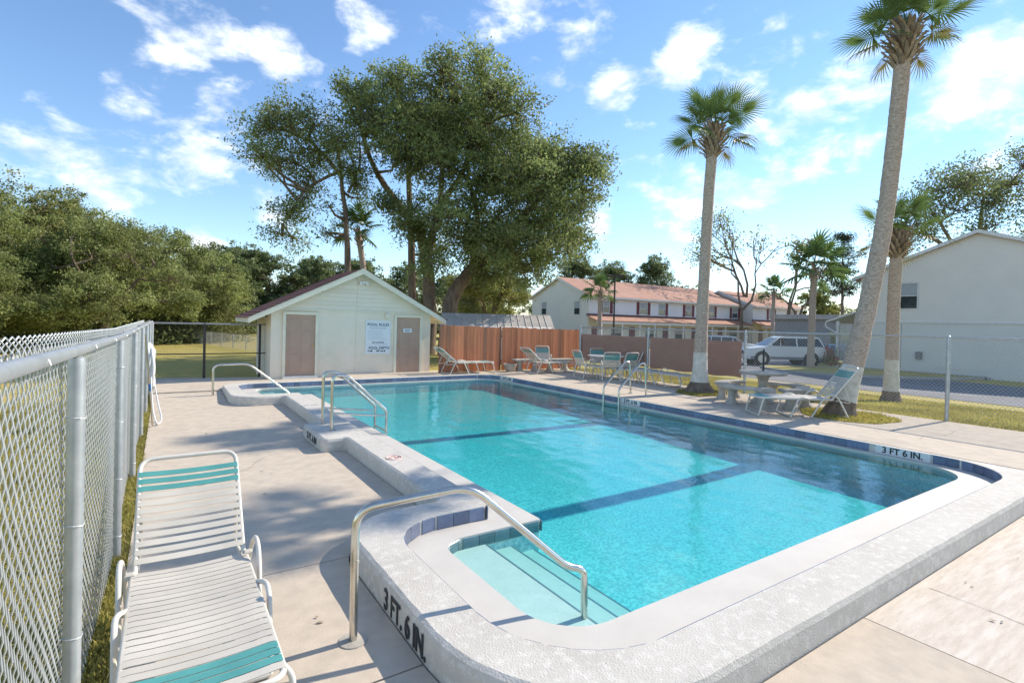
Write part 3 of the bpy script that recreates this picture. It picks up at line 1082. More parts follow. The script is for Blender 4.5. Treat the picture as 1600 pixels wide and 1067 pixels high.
for z in (.55, 1.45):
    MB().b2(7.74, 13.86, WY + .016, WY + .05, z - .045, z + .045).build('back_rail', M['cedar_dark'], wf, world=True)

# ------------------------------------------------------------------ pool house
SX0, SX1, SY0, SY1, SB = 2.58, 7.66, 16.62, 19.4, .11
WT, APX, APZ = 2.19, 5.20, 3.50
ph = thing('pool_house', 'small cream pool house with two taupe doors and a low dark red gable roof', 'pool house', (5.1, 18, SB))


def gable(x0, x1, y0, y1, zb, zt, ax, az):
    mb = MB()
    P = [(x0, zb), (x1, zb), (x1, zt), (ax, az), (x0, zt)]
    vs = [(x, y0, z) for x, z in P] + [(x, y1, z) for x, z in P]
    fs = [(4, 3, 2, 1, 0)[::-1], (5, 6, 7, 8, 9)[::-1]] + [(i, 5 + i, 5 + (i + 1) % 5, (i + 1) % 5) for i in range(5)]
    return mb.add(vs, fs)


gable(SX0, SX1, SY0, SY1, 0, WT, APX, APZ - .03).build('wall', M['shed'], ph, world=True)
# lap siding on the gable
zb_ = WT + .035
sl_l, sl_r = (APZ - WT) / (APX - SX0), (APZ - WT) / (SX1 - APX)
nb_ = 9
for k in range(nb_):
    za, zt = zb_ + (APZ - .10 - zb_) * k / nb_, zb_ + (APZ - .10 - zb_) * (k + 1) / nb_
    xa0, xa1 = SX0 + max(0, (za - WT)) / sl_l, SX1 - max(0, (za - WT)) / sl_r
    xb0, xb1 = SX0 + (zt - WT) / sl_l, SX1 - (zt - WT) / sl_r
    for (l0, l1, u0, u1) in ((xa0, 5.075, xb0, 5.075), (5.085, xa1, 5.085, xb1)):
        vs = [(l0, SY0 - .045, za), (l1, SY0 - .045, za), (u1, SY0 - .006, zt), (u0, SY0 - .006, zt), (l0, SY0 - .002, za), (l1, SY0 - .002, za), (u1, SY0 - .002, zt), (u0, SY0 - .002, zt)]
        MB().add(vs, [(0, 1, 2, 3), (4, 5, 1, 0), (7, 6, 5, 4), (4, 0, 3, 7), (1, 5, 6, 2), (3, 2, 6, 7)]).build('siding_board', M['siding_cream'], ph, world=True)
MB().b2(SX0 + .02, SX1 - .02, SY0 - .034, SY0 - .003, WT - .03, WT + .03).build('belt_board', M['trim_cream'], ph, world=True)
MB().b2(5.07, 5.09, SY0 - .02, SY0 - .001, SB, APZ - .5).build('wall_joint', M['siding_cream'], ph, world=True)
MB().b2(5.092, 6.0, SY0 - .014, SY0 - .003, WT - .05, WT - .032).build('conduit', M['trim_cream'], ph, world=True)
# roof: two slabs with shingle courses
for s_, ex in ((-1, 1.95), (1, 8.12)):
    ez = APZ - abs(ex - APX) * (APZ - WT) / abs((SX0 if s_ < 0 else SX1) - APX)
    y0, y1 = SY0 - .26, SY1 + .22
    d = Vector((ex - APX, 0, ez - APZ)); ln = d.length; d.normalize()
    nn = Vector((-d.z, 0, d.x)); nn = nn if nn.z > 0 else -nn
    rp = MB()
    a, b = Vector((APX, 0, APZ)), Vector((ex, 0, ez))
    vs = [Vector((p.x, yy, p.z)) + nn * h for h in (0, .05) for yy in (y0, y1) for p in (a, b)]
    rp.add(vs, [(0, 1, 3, 2), (6, 7, 5, 4), (0, 4, 5, 1), (2, 3, 7, 6), (0, 2, 6, 4), (1, 5, 7, 3)])
    ro = rp.build('roof', M['trim_cream'], ph, world=True)
    mb = MB()
    nc = 18
    for k in range(nc):
        c0, c1 = a + d * ln * k / nc, a + d * (ln * (k + 1) / nc + .03)
        jj = .004 * ((k * 7) % 3)
        mb.add([(c0.x + nn.x * .052, y0 - .02 - jj, c0.z + nn.z * .052), (c0.x + nn.x * .052, y1 + .02, c0.z + nn.z * .052), (c1.x + nn.x * .066, y1 + .02, c1.z + nn.z * .066), (c1.x + nn.x * .066, y0 - .02 - jj, c1.z + nn.z * .066),
                (c1.x + nn.x * .050, y1 + .02, c1.z + nn.z * .050), (c1.x + nn.x * .050, y0 - .02 - jj, c1.z + nn.z * .050)],
               [(0, 3, 2, 1) if s_ > 0 else (0, 1, 2, 3), (3, 5, 4, 2), (0, 5, 3)])
    so_ = mb.build('shingles', M['shingle_red'], ro, kind='stuff')
    fa = MB()
    vs = [(a.x, y0 - .012, a.z + .045), (b.x, y0 - .012, b.z + .045), (b.x, y0 - .012, b.z - .11), (a.x, y0 - .012, a.z - .13),
          (a.x, y0 + .02, a.z + .045), (b.x, y0 + .02, b.z + .045), (b.x, y0 + .02, b.z - .11), (a.x, y0 + .02, a.z - .13)]
    fa.add(vs, [(0, 1, 2, 3), (7, 6, 5, 4), (0, 4, 5, 1), (3, 2, 6, 7), (1, 5, 6, 2), (0, 3, 7, 4)])
    fa.build('fascia', M['trim_cream'], ph, world=True)
    MB().b2(min(ex, ex - s_ * .02), max(ex, ex - s_ * .02), y0 + .02, y1, ez - .10, ez + .03).build('eave_board', M['trim_cream'], ph, world=True)


def panel_door(x0, x1, z0, z1, y, knob_left):
    d = MB().b2(x0, x1, y - .02, y + .02, z0, z1).build('door', M['door'], ph, world=True)
    w = (x1 - x0)
    for i in range(2):
        px0 = x0 + w * (.14 + .40 * i); px1 = px0 + w * .32
        for (a, b) in ((.06, .36), (.43, .74), (.79, .93)):
            za, zb = z0 + (z1 - z0) * a, z0 + (z1 - z0) * b
            mb = MB()
            # raised field inside a sunk border
            o_, i_ = .0, .035
            vs = [(px0, y - .0205, za), (px1, y - .0205, za), (px1, y - .0205, zb), (px0, y - .0205, zb),
                  (px0 + .012, y - .016, za + .012), (px1 - .012, y - .016, za + .012), (px1 - .012, y - .016, zb - .012), (px0 + .012, y - .016, zb - .012)]
            mb.box(((px0 + px1) / 2, y - .022, (za + zb) / 2), (px1 - px0, .012, zb - za), ch=.005)
            p = mb.build('door_panel', M['door'], d)
    for hz_ in (.22, .5, .86):
        hx_ = x1 - .004 if knob_left else x0 + .004
        MB().b2(hx_ - .012, hx_ + .012, y - .032, y - .021, z0 + (z1 - z0) * hz_ - .05, z0 + (z1 - z0) * hz_ + .05).build('hinge', M['brass'], d)
    kx = x0 + .07 if knob_left else x1 - .07
    kb = MB().lathe([(.012, 0), (.012, .03), (.026, .04), (.028, .055), (.014, .068)], (0, 0, 0), 12)
    k = kb.build('knob', M['brass'], d, smooth=40)
    k.matrix_basis = Matrix.Translation((kx, y - .02, z0 + .92)) @ Matrix.Rotation(R(90), 4, 'X')
    for (a, b, c_, e) in ((x0 - .085, x0 - .004, z0, z1 + .085), (x1 + .004, x1 + .085, z0, z1 + .085), (x0 - .004, x1 + .004, z1 + .004, z1 + .085)):
        MB().b2(a, b, SY0 - .062, SY0 - .003, c_, e).build('door_trim', M['trim_cream'], ph, world=True)
    return d


panel_door(2.98, 3.82, SB + .09, 2.03, SY0 + .012, False)
panel_door(6.42, 7.25, SB + .09, 2.03, SY0 + .012, True)
MB().b2(2.90, 3.90, SY0 - .12, SY0 - .003, SB, SB + .085).build('door_step', M['white_trim'], ph, world=True)
MB().b2(6.36, 7.31, SY0 - .06, SY0 - .003, SB + .06, SB + .088).build('door_step', M['bench'], ph, world=True)
fl_ = MB().box((5.28, SY0 - .05, 3.12), (.12, .08, .07), ch=.01)
for s_ in (-1, 1):
    fl_.lathe([(.02, 0), (.045, .03), (.052, .12), (.048, .125)], (5.28 + s_ * .10, SY0 - .09, 3.02), 10)
fl_.build('floodlight', M['white_trim'], ph, smooth=40, world=True)
for x, z, m_ in ((3.98, 2.79, M['dark_metal']), (6.34, 2.80, M['trim_cream'])):
    mb = MB().lathe([(.045, 0), (.05, .04), (.03, .07)], (0, 0, 0), 12)
    o = mb.build('soffit_lamp', m_, ph, smooth=40)
    o.matrix_parent_inverse = Matrix.Translation(-ph.location)
    o.matrix_basis = Matrix.Translation((x, SY0 - .02, z)) @ Matrix.Rotation(R(90), 4, 'X')
MB().box((6.08, SY0 - .045, 2.07), (.13, .09, .17), ch=.015).build('wall_box', M['trim_cream'], ph, world=True)
MB().box((SX0 - .03, 17.3, 2.0), (.06, .1, .12), ch=.01).build('side_lamp', M['dark_metal'], ph, world=True)

# signs on the pool house
sg = thing('rules_sign', 'white pool rules sign board on the pool house wall', 'sign', (5.80, SY0 - .002, 1.37))
MB().box((0, -.010, 0), (.83, .016, 1.08), ch=.002).build('board', M['sign'], sg)


def wall_text(par, body, size, m_, x, z, sx=1.0, y=-.0195):
    o = bpy.data.objects.new('lettering', text_mesh(body, size, m_, .0008, sx))
    COL.objects.link(o); o.parent = par
    o.location = (x, y, z); o.rotation_euler = (R(90), 0, 0)
    return o


wall_text(sg, 'POOL RULES', .125, M['sign_ink'], 0, .405, 1.02)
wall_text(sg, 'NO DIVING', .075, M['sign_ink'], 0, -.175, 1.05)
wall_text(sg, 'POOL DEPTH', .125, M['sign_ink'], .04, -.355, .92)
ln = MB()
lr = random.Random(4)
for z, w0, w1, h in [(.31, -.30, .30, .02), (.275, -.25, .24, .014)] + [(.20 - .046 * k, -.34, -.34 + lr.uniform(.45, .68), .011) for k in range(7)] + [(-.235, -.33, .33, .013)]:
    x = w0
    while x < w1:                                   # rows of small print, too small to read
        w = lr.uniform(.03, .075)
        ln.b2(x, min(x + w, w1), -.0198, -.018, z - h / 2, z + h / 2)
        x += w + .014
ln.build('small_print', M['sign_pale'], sg)
hl = MB()
for x, w in ((-.34, .05), (-.28, .03), (-.24, .06), (-.06, .03), (-.02, .05), (.05, .04), (.11, .07), (.20, .05)):
    hl.b2(x, x + w, -.0198, -.018, -.465 + lr.uniform(-.01, .01), -.425 + lr.uniform(-.01, .01))
hl.build('hand_lettering', M['sign_ink'], sg)
dsn = thing('door_sign', 'small pale plate on the right pool house door', 'sign', (6.81, SY0 - .018, 1.60))
MB().box((0, -.004, 0), (.30, .008, .13), ch=.002).build('plate', M['sign'], dsn)
MB().b2(-.10, .10, -.0095, -.008, -.04, .04).build('print', M['sign_pale'], dsn)

# ------------------------------------------------------------------ storage barn behind the fence, seen over its top
bn = thing('storage_shed', 'low storage shed with a rusty pale metal roof behind the red fence', 'shed', (12.95, 20.8, .15))
BR, BE = 2.33, 1.70
bx0, bx1, byr, bh = 11.55, 15.6, 21.2, 1.55
brot = Matrix.Translation((12.95, 20.8, 0)) @ Matrix.Rotation(R(-29), 4, 'Z')


def bpt(x, y, z):
    p = brot @ Vector((x, y, 0)); return (p.x, p.y, z)


Lh, Wh = 2.55, 1.5
wl = MB()
P = [(-Wh, 0.1), (Wh, 0.1), (Wh, BE), (0, BR - .04), (-Wh, BE)]
vs = [bpt(-Lh + .15, y, z) for y, z in P] + [bpt(Lh - .15, y, z) for y, z in P]
wl.add(vs, [(0, 1, 2, 3, 4), (9, 8, 7, 6, 5)] + [(i, 5 + i, 5 + (i + 1) % 5, (i + 1) % 5) for i in range(5)])
wl.build('wall', M['gable_wall'], bn, world=True)
for s_ in (-1, 1):
    nsh = 8
    for k in range(nsh):                             # ribbed sheets side by side
        x0, x1 = -Lh + 2 * Lh * k / nsh, -Lh + 2 * Lh * (k + 1) / nsh - .012
        mb = MB()
        vs = [bpt(x0, 0, BR), bpt(x1, 0, BR), bpt(x1, s_ * (Wh + .22), BE - .10), bpt(x0, s_ * (Wh + .22), BE - .10)]
        vs += [(v[0], v[1], v[2] - .02) for v in vs]
        mb.add(vs, [(0, 1, 2, 3) if s_ < 0 else (3, 2, 1, 0), (4, 5, 6, 7), (0, 4, 5, 1), (1, 5, 6, 2), (2, 6, 7, 3), (3, 7, 4, 0)])
        for xr in (x0 + .01, (x0 + x1) / 2):
            mb.tube([bpt(xr, 0, BR + .012), bpt(xr, s_ * (Wh + .22), BE - .088)], .016, 4)
        mb.build('roof_sheet', M['metal_roof'], bn, world=True)

# ------------------------------------------------------------------ townhouses


def add_window(par, x0, x1, z0, z1, y, shutters, facing='y'):
    """sash window with frame, two panes, optional shutters; wall looks towards -y (or -x)"""
    def B(a0, a1, d0, d1, c0, c1):
        return MB().b2(a0, a1, y + d0, y + d1, c0, c1) if facing == 'y' else MB().b2(y + d0, y + d1, a0, a1, c0, c1)
    t_ = .06
    wf_ = MB()
    for (a, b, c_, e) in ((x0, x0 + t_, z0, z1), (x1 - t_, x1, z0, z1), (x0 + t_, x1 - t_, z0, z0 + t_), (x0 + t_, x1 - t_, z1 - t_, z1), (x0 + t_, x1 - t_, (z0 + z1) / 2 - .025, (z0 + z1) / 2 + .025)):
        q = B(a, b, -.05, -.002, c_, e); wf_.add(q.v, q.f)
    w = wf_.build('window', M['white_trim'], par, world=True)
    zm = (z0 + z1) / 2
    for a, b, m_ in ((z0 + t_, zm - .025, M['glass']), (zm + .025, z1 - t_, M['blind'])):
        o = B(x0 + t_, x1 - t_, -.02, -.004, a, b).build('pane', m_, w)
    for s_ in shutters:
        sw = .38
        a, b = (x0 - sw - .05, x0 - .05) if s_ < 0 else (x1 + .05, x1 + sw + .05)
        o = B(a, b, -.06, -.003, z0 - .03, z1 + .03).build('shutter', M['maroon'], w)
    return w


def townhouse(name, label, X0, X1, Y0, depth, eave, ridge, wins, porch_posts, doors, gz=-.5, gable_left=True):
    th = thing(name, label, 'townhouse', ((X0 + X1) / 2, Y0, gz))
    ym = Y0 + depth / 2
    P = [(Y0, gz - .2), (Y0 + depth, gz - .2), (Y0 + depth, eave), (ym, ridge - .05), (Y0, eave)]
    vs = [(X0, y, z) for y, z in P] + [(X1, y, z) for y, z in P]
    MB().add(vs, [(1, 0, 4, 3, 2), (5, 6, 7, 8, 9)] + [((i + 1) % 5, 5 + (i + 1) % 5, 5 + i, i) for i in range(5)]).build('wall', M['white_wall'], th, world=True)
    # gable end of a slightly greener paint
    q = MB()
    q.add([(X0 - .02, y, z) for y, z in P], [(1, 0, 4, 3, 2)]).add([(X0 - .02, Y0, gz), (X0 - .02, Y0, eave), (X0, Y0, eave), (X0, Y0, gz)], [(0, 1, 2, 3)])
    q.build('gable_end', M['gable_wall'], th, world=True)
    ov = .45
    for s_ in (-1, 1):
        ye = (Y0 - ov) if s_ < 0 else (Y0 + depth + ov)
        ze = ridge - (ridge - eave) * (depth / 2 + ov) / (depth / 2)
        vs = [(X0 - .3, ym, ridge), (X1 + .3, ym, ridge), (X1 + .3, ye, ze), (X0 - .3, ye, ze)]
        vs2 = [(x, y, z + .12) for x, y, z in vs]
        MB().add(vs + vs2, [(3, 2, 1, 0), (4, 5, 6, 7), (0, 1, 5, 4), (1, 2, 6, 5), (2, 3, 7, 6), (3, 0, 4, 7)] if s_ < 0 else [(0, 1, 2, 3), (7, 6, 5, 4), (4, 5, 1, 0), (5, 6, 2, 1), (6, 7, 3, 2), (7, 4, 0, 3)]).build('roof', M['shingle_tan'], th, world=True)
        MB().add([(X0 - .32, ym, ridge + .10), (X0 - .32, ye, ze + .10), (X0 - .32, ye, ze - .12), (X0 - .32, ym, ridge - .14), (X0 - .28, ym, ridge + .10), (X0 - .28, ye, ze + .10), (X0 - .28, ye, ze - .12), (X0 - .28, ym, ridge - .14)],
                 [(0, 1, 2, 3), (7, 6, 5, 4), (0, 4, 5, 1), (3, 2, 6, 7)]).build('bargeboard', M['white_trim'], th, world=True)
    MB().b2(X0 - .28, X1 + .28, Y0 - ov - .08, Y0 - ov + .02, ze - .08, ze + .1).build('gutter', M['white_trim'], th, world=True)
    # porch roof
    pd = 1.7
    vs = [(X0 - .35, Y0, 2.86), (X1 + .2, Y0, 2.86), (X1 + .2, Y0 - pd, 2.30), (X0 - .35, Y0 - pd, 2.30)]
    MB().add(vs + [(x, y, z + .1) for x, y, z in vs], [(3, 2, 1, 0), (4, 5, 6, 7), (0, 1, 5, 4), (1, 2, 6, 5), (2, 3, 7, 6), (3, 0, 4, 7)][0:6]).build('porch_roof', M['shingle_tan'], th, world=True)
    MB().b2(X0 - .3, X1 + .15, Y0 - .05, Y0 - .004, 2.97, 3.09).build('flashing', M['flashing_maroon'], th, world=True)
    MB().b2(X0 - .3, X1 + .15, Y0 - pd + .05, Y0 - pd + .2, 2.06, 2.30).build('porch_beam', M['white_trim'], th, world=True)
    for x in porch_posts:
        MB().b2(x - .07, x + .07, Y0 - pd + .055, Y0 - pd + .195, gz, 2.06).build('porch_post', M['white_trim'], th, world=True)
    for x, kind in doors:
        if kind == 'd':
            d = MB().b2(x - .45, x + .45, Y0 - .05, Y0 - .003, gz + .05, 1.75).build('door', M['maroon'], th, world=True)
            o = MB().lathe([(.03, 0), (.04, .03)], (x + .36, Y0 - .08, 1.1), 8).build('knob', M['brass'], d)
        else:
            add_window(th, x - .95, x + .95, .45, 1.80, Y0, ())
    for a, b, sh in wins:
        add_window(th, a, b, 3.2, 4.55, Y0, sh)
    return th


t1 = townhouse('townhouse', 'long townhouse row with salmon roof and maroon shutters behind the brown screen', 36.5, 63.3, 40.6, 10.0, 5.0, 7.05,
               [(38.45, 39.45, (-1, 1)), (44.0, 45.3, (-1, 1)), (47.1, 48.3, (1,)), (51.9, 53.1, (-1, 1)), (56.4, 57.5, (-1, 1)), (61.2, 62.5, (-1, 1))],
               [36.9, 39.8, 42.4, 44.8, 47.2, 49.6, 52.4, 55.0, 57.6, 60.2, 62.8],
               [(37.4, 'd'), (40.6, 'w'), (42.9, 'd'), (46.0, 'w'), (48.4, 'd'), (51.0, 'w'), (53.6, 'd'), (56.5, 'w'), (58.8, 'd'), (61.6, 'w')])
for (y0, y1) in ((41.9, 42.9), (47.7, 48.7)):
    add_window(t1, y0, y1, 2.95, 4.45, 36.48, (), facing='x')
t2 = townhouse('townhouse', 'shorter townhouse with leaf strewn salmon roof at the right end of the row', 63.4, 75.6, 39.0, 10.0, 4.95, 6.95,
               [(67.0, 68.2, (-1, 1)), (72.4, 73.6, (-1, 1))], [63.9, 66.6, 69.4, 72.2, 75.2], [(65.2, 'd'), (67.9, 'w'), (70.7, 'd'), (73.6, 'w')])

# ------------------------------------------------------------------ house on the right
hr = thing('house', 'large pale grey house with one gable window beside the drive', 'house', (44, 9.8, -.3))
HX, HY0, HY1, HA = 37.3, 4.0, 15.56, 9.77
P = [(HY0, -.6), (HY1, -.6), (HY1, 5.38), (HA, 7.54), (HY0, 5.38)]
vs = [(HX, y, z) for y, z in P] + [(HX + 14, y, z) for y, z in P]
MB().add(vs, [(4, 3, 2, 1, 0), (5, 6, 7, 8, 9)] + [(i, (i + 1) % 5, 5 + (i + 1) % 5, 5 + i) for i in range(5)]).build('wall', M['gable_wall'], hr, world=True)
sd = MB()
z = 2.60
while z < 7.42:
    zt = z + .15
    def span(zz):
        k = max(0, (zz - 5.38) / (7.54 - 5.38))
        return HY0 + (HA - HY0) * k, HY1 - (HY1 - HA) * k
    (a0, a1), (b0, b1) = span(z), span(min(zt, 7.53))
    sd.add([(HX - .035, a0, z), (HX - .035, a1, z), (HX - .012, b1, zt), (HX - .012, b0, zt), (HX - .01, a0, z), (HX - .01, a1, z)], [(0, 3, 2, 1), (0, 1, 5, 4)])
    z = zt
sd.build('lap_siding', M['grey_siding'], hr, world=True, kind='stuff')
MB().b2(HX - .05, HX - .005, HY0, HY1, 2.50, 2.60).build('belt_board', M['white_trim'], hr, world=True)
for y in (13.3, 5.9):
    MB().b2(HX - .02, HX - .003, y - .008, y + .008, -.3, 2.50).build('panel_joint', M['kerb'], hr, world=True)
MB().b2(HX - .03, HX - .003, 9.0, 11.57, -.1, 1.65).build('access_panel', M['gable_wall'], hr, world=True)
MB().box((HX - .1, 12.35, .6), (.18, .3, .45), ch=.02).build('meter_box', M['cladding'], hr, world=True)
add_window(hr, 12.47, 13.50, 3.33, 4.95, HX - .03, (), facing='x')
for s_ in (-1, 1):
    ye = HY1 + .45 if s_ > 0 else HY0 - .45
    ze = 5.38 - .45 * (7.54 - 5.38) / 5.78
    vs = [(HX - .3, HA, 7.56), (HX + 14.3, HA, 7.56), (HX + 14.3, ye, ze), (HX - .3, ye, ze)]
    MB().add(vs + [(x, y, z + .13) for x, y, z in vs], [(0, 1, 2, 3), (7, 6, 5, 4), (4, 5, 1, 0), (5, 6, 2, 1), (6, 7, 3, 2), (7, 4, 0, 3)]).build('roof', M['shingle_tan'], hr, world=True)
    MB().add([(HX - .33, HA, 7.70), (HX - .33, ye, ze + .14), (HX - .33, ye, ze - .06), (HX - .33, HA, 7.50), (HX - .29, HA, 7.70), (HX - .29, ye, ze + .14), (HX - .29, ye, ze - .06), (HX - .29, HA, 7.50)],
             [(0, 1, 2, 3), (7, 6, 5, 4), (0, 4, 5, 1), (3, 2, 6, 7), (1, 5, 6, 2)]).build('bargeboard', M['white_trim'], hr, world=True)
# porch at its far side: sloping roof, lattice, downpipe
vs = [(HX - .2, 15.58, 3.2), (HX + 8, 15.58, 3.2), (HX + 8, 17.6, 2.48), (HX - .2, 17.6, 2.48)]
MB().add(vs + [(x, y, z + .1) for x, y, z in vs], [(0, 1, 2, 3), (7, 6, 5, 4), (4, 5, 1, 0), (5, 6, 2, 1), (6, 7, 3, 2), (7, 4, 0, 3)]).build('porch_roof', M['white_trim'], hr, world=True)
MB().b2(HX + .0, HX + .14, 16.85, 16.99, -.5, 2.58).build('porch_post', M['white_trim'], hr, world=True)
lt = MB()
for k in range(-24, 44):
    for s_ in (-1, 1):
        y0 = 15.62 + k * .13
        pts = [(y0, -.2), (y0 + s_ * 2.6, 2.4)]
        # clip to the panel
        res = []
        for t_ in np.linspace(0, 1, 41):
            y = pts[0][0] + (pts[1][0] - pts[0][0]) * t_; z = pts[0][1] + 2.6 * t_
            if 15.62 < y < 16.85 and -.2 < z < 2.4: res.append((y, z))
        if len(res) > 2:
            lt.tube([(HX + .06 + s_ * .008, *res[0]), (HX + .06 + s_ * .008, *res[-1])], .017, 4)
lt.build('lattice', M['white_trim'], hr, world=True)
MB().tube(bend([(HX - .12, 17.62, 2.46), (HX - .12, 17.62, 2.2), (HX - .1, 16.92, 1.8), (HX - .1, 16.92, -.45)], .1), .045, 8).build('downpipe', M['white_trim'], hr, smooth=40, world=True)

# low grey building and hedge far to the right of the row
lb = thing('low_building', 'low flat roofed grey building beyond the car park', 'building', (66, 30, -.5))
MB().b2(58, 74, 26.5, 33, -.6, 3.1).build('wall', M['kerb'], lb, world=True)
MB().b2(57.6, 74.4, 26.1, 33.4, 3.1, 3.6).build('roof', M['metal_roof'], lb, world=True)

# ------------------------------------------------------------------ roads, car park, island
rd = MB()
road = [(22.4, -60), (33.6, -60), (33.6, 8.0), (34.4, 14.0), (36.9, 18.6), (44, 20.5), (80, 21.5), (80, 25.6), (64, 25.8), (64, 34), (30, 36.5), (24.5, 29), (22.4, 15)]
RZ = lambda x, y: ground_z(x, y) + .012
# strips that bend with the slope of the lawn
def clip_x(P, x0, x1):
    for x, s_ in ((x0, 1), (x1, -1)):
        out = []
        for i in range(len(P)):
            a, b = P[i - 1], P[i]
            ia, ib = (a[0] - x) * s_ >= 0, (b[0] - x) * s_ >= 0
            if ia != ib:
                t_ = (x - a[0]) / (b[0] - a[0]); out.append((x, a[1] + (b[1] - a[1]) * t_))
            if ib: out.append(b)
        P = out
    return P
for x0, x1 in ((22.0, 27), (27, 90)):
    sheet(rd, [ccw(clip_x(road, x0, x1))], RZ)
rd.build('car_park', M['asphalt'], kind='structure', label='grey asphalt drive and car park beyond the right fence')
isl = ccw(rounded([(31.8, 19.1, .9), (29.8, 17.4, .8), (29.0, 15.4, .9), (30.2, 12.9, 1.2), (33.3, 10.3, 1.2), (37.1, 8.9, .5), (37.1, 15.0, .8), (34.5, 17.3, .6)], 6))
# a grass island ringed by kerb stones
ik = thing('kerb_island', 'grass island ringed by a concrete kerb beside the white car', 'kerb', (33, 15, -.5), kind='structure')
kb = MB()
sheet(kb, [offset(isl, .18)], -.385)
kb.build('grass_bed', M['lawn'], ik, world=True)
for p, a, nn in along(isl, .80):
    MB().box((p.x + nn.x * .09, p.y + nn.y * .09, -.43), (.78, .17, .15), a, ch=.02).build('kerb_stone', M['kerb'], ik, world=True)

# ------------------------------------------------------------------ stainless hand rails and ladder
RR = .0245


def collar(par, p, r=.06):
    MB().lathe([(r, 0), (r, .012), (r * .62, .022), (r * .45, .024)], p, 16).build('collar', M['steel'], par, smooth=40, world=True)


nr = thing('entry_rail', 'bent stainless hand rail leading down the near entry steps', 'hand rail', (.98, 3.13, 0))
MB().tube(bend([(.98, 3.13, -.02), (.98, 3.13, .80), (1.64, 2.90, .90), (2.27, 2.675, .325), (2.385, 2.632, .30), (2.40, 2.628, -.30)], .13, 8), RR, 14).build('rail_tube', M['steel'], nr, smooth=60, world=True)
MB().tube([(.98, 3.13, .475), (.98, 3.13, .492)], RR + .0025, 14).build('sleeve_joint', M['steel'], nr, smooth=60, world=True)
MB().lathe([(.085, 0), (.085, .006), (.04, .010)], (.98, 3.13, .0), 16).build('base_plate', M['bench'], nr, world=True)
fr_ = thing('entry_rail', 'bent stainless hand rail at the far left entry bay', 'hand rail', (.96, 14.1, 0))
MB().tube(bend([(.96, 14.1, 0), (.96, 14.1, .78), (1.70, 14.1, .80), (2.62, 14.1, .05), (2.75, 14.1, -.10)], .14, 8), RR, 14).build('rail_tube', M['steel'], fr_, smooth=60, world=True)
collar(fr_, (.96, 14.1, .03))
br = thing('exit_rail', 'pair of stainless hand rails standing on the projecting block of the left pool wall', 'hand rail', (2.2, 8.6, ZC))
for y in (8.87, 8.31):
    MB().tube(bend([(2.19, y, ZC), (2.19, y, 1.06), (2.42, y, 1.05), (3.06, y, .46), (3.08, y, .40), (3.08, y, -.32)], .10, 8), RR, 14).build('rail_tube', M['steel'], br, smooth=60, world=True)
    MB().tube([(2.19, y, .47), (3.08, y, .36)], .017, 10).build('side_bar', M['steel'], br, smooth=60, world=True)
    collar(br, (2.19, y, ZC))
MB().tube([(3.08, 8.87, .10), (3.08, 8.31, .10)], .017, 10).build('cross_bar', M['steel'], br, smooth=60, world=True)
for z in (-.12,):
    MB().b2(3.05, 3.13, 8.33, 8.85, z - .015, z + .015).build('tread', M['steel'], br, world=True)
ld = thing('pool_ladder', 'stainless ladder rails on the right side of the pool by the depth marker', 'ladder', (9.9, 9.2, ZC))
for y in (9.47, 8.95):
    MB().tube(bend([(10.02, y, ZC), (9.97, y, 1.02), (9.80, y, 1.02), (9.07, y, .42), (9.07, y, -.26), (9.12, y, -.34)], .10, 8), RR, 14).build('rail_tube', M['steel'], ld, smooth=60, world=True)
    collar(ld, (10.02, y, ZC))
for z in (.0, -.16):
    MB().b2(9.03, 9.10, 8.97, 9.45, z - .012, z + .012).build('tread', M['steel'], ld, world=True)

# ------------------------------------------------------------------ strap loungers


def strap_mesh(w, half, m, sag=.012):
    """flat vinyl strap wrapped round both rails"""
    t_ = .0035
    P = [(-half + .012, -.026), (-half - .006, -.018), (-half - .012, 0), (-half - .004, .015), (-half + .03, .017)]
    for k in range(1, 8):
        u = -1 + 2 * k / 8
        P.append((u * (half - .03), .017 - sag * (1 - u * u)))
    P += [(-x, z) for x, z in P[:5][::-1]]
    n_ = len(P)
    vs = []
    for y in (-w / 2, w / 2):
        for i, (x, z) in enumerate(P):
            a, b = P[max(0, i - 1)], P[min(n_ - 1, i + 1)]
            d = Vector((b[0] - a[0], b[1] - a[1])).normalized()
            vs.append((x, y, z)); vs.append((x + d.y * t_, y, z - d.x * t_))
    fs = []
    for i in range(n_ - 1):
        a = 2 * i
        b = 2 * n_ + 2 * i
        fs += [(a, a + 2, b + 2, b), (a + 1, b + 1, b + 3, a + 3), (a, a + 1, a + 3, a + 2), (b, b + 2, b + 3, b + 1)]
    return MB().add(vs, fs).mesh('strap', m, 50)


HALF = .305
ST_W = strap_mesh(.051, HALF, M['vinyl_white'])
ST_T = strap_mesh(.051, HALF, M['vinyl_teal'])
SEAT_L, SH_ = 1.40, .37


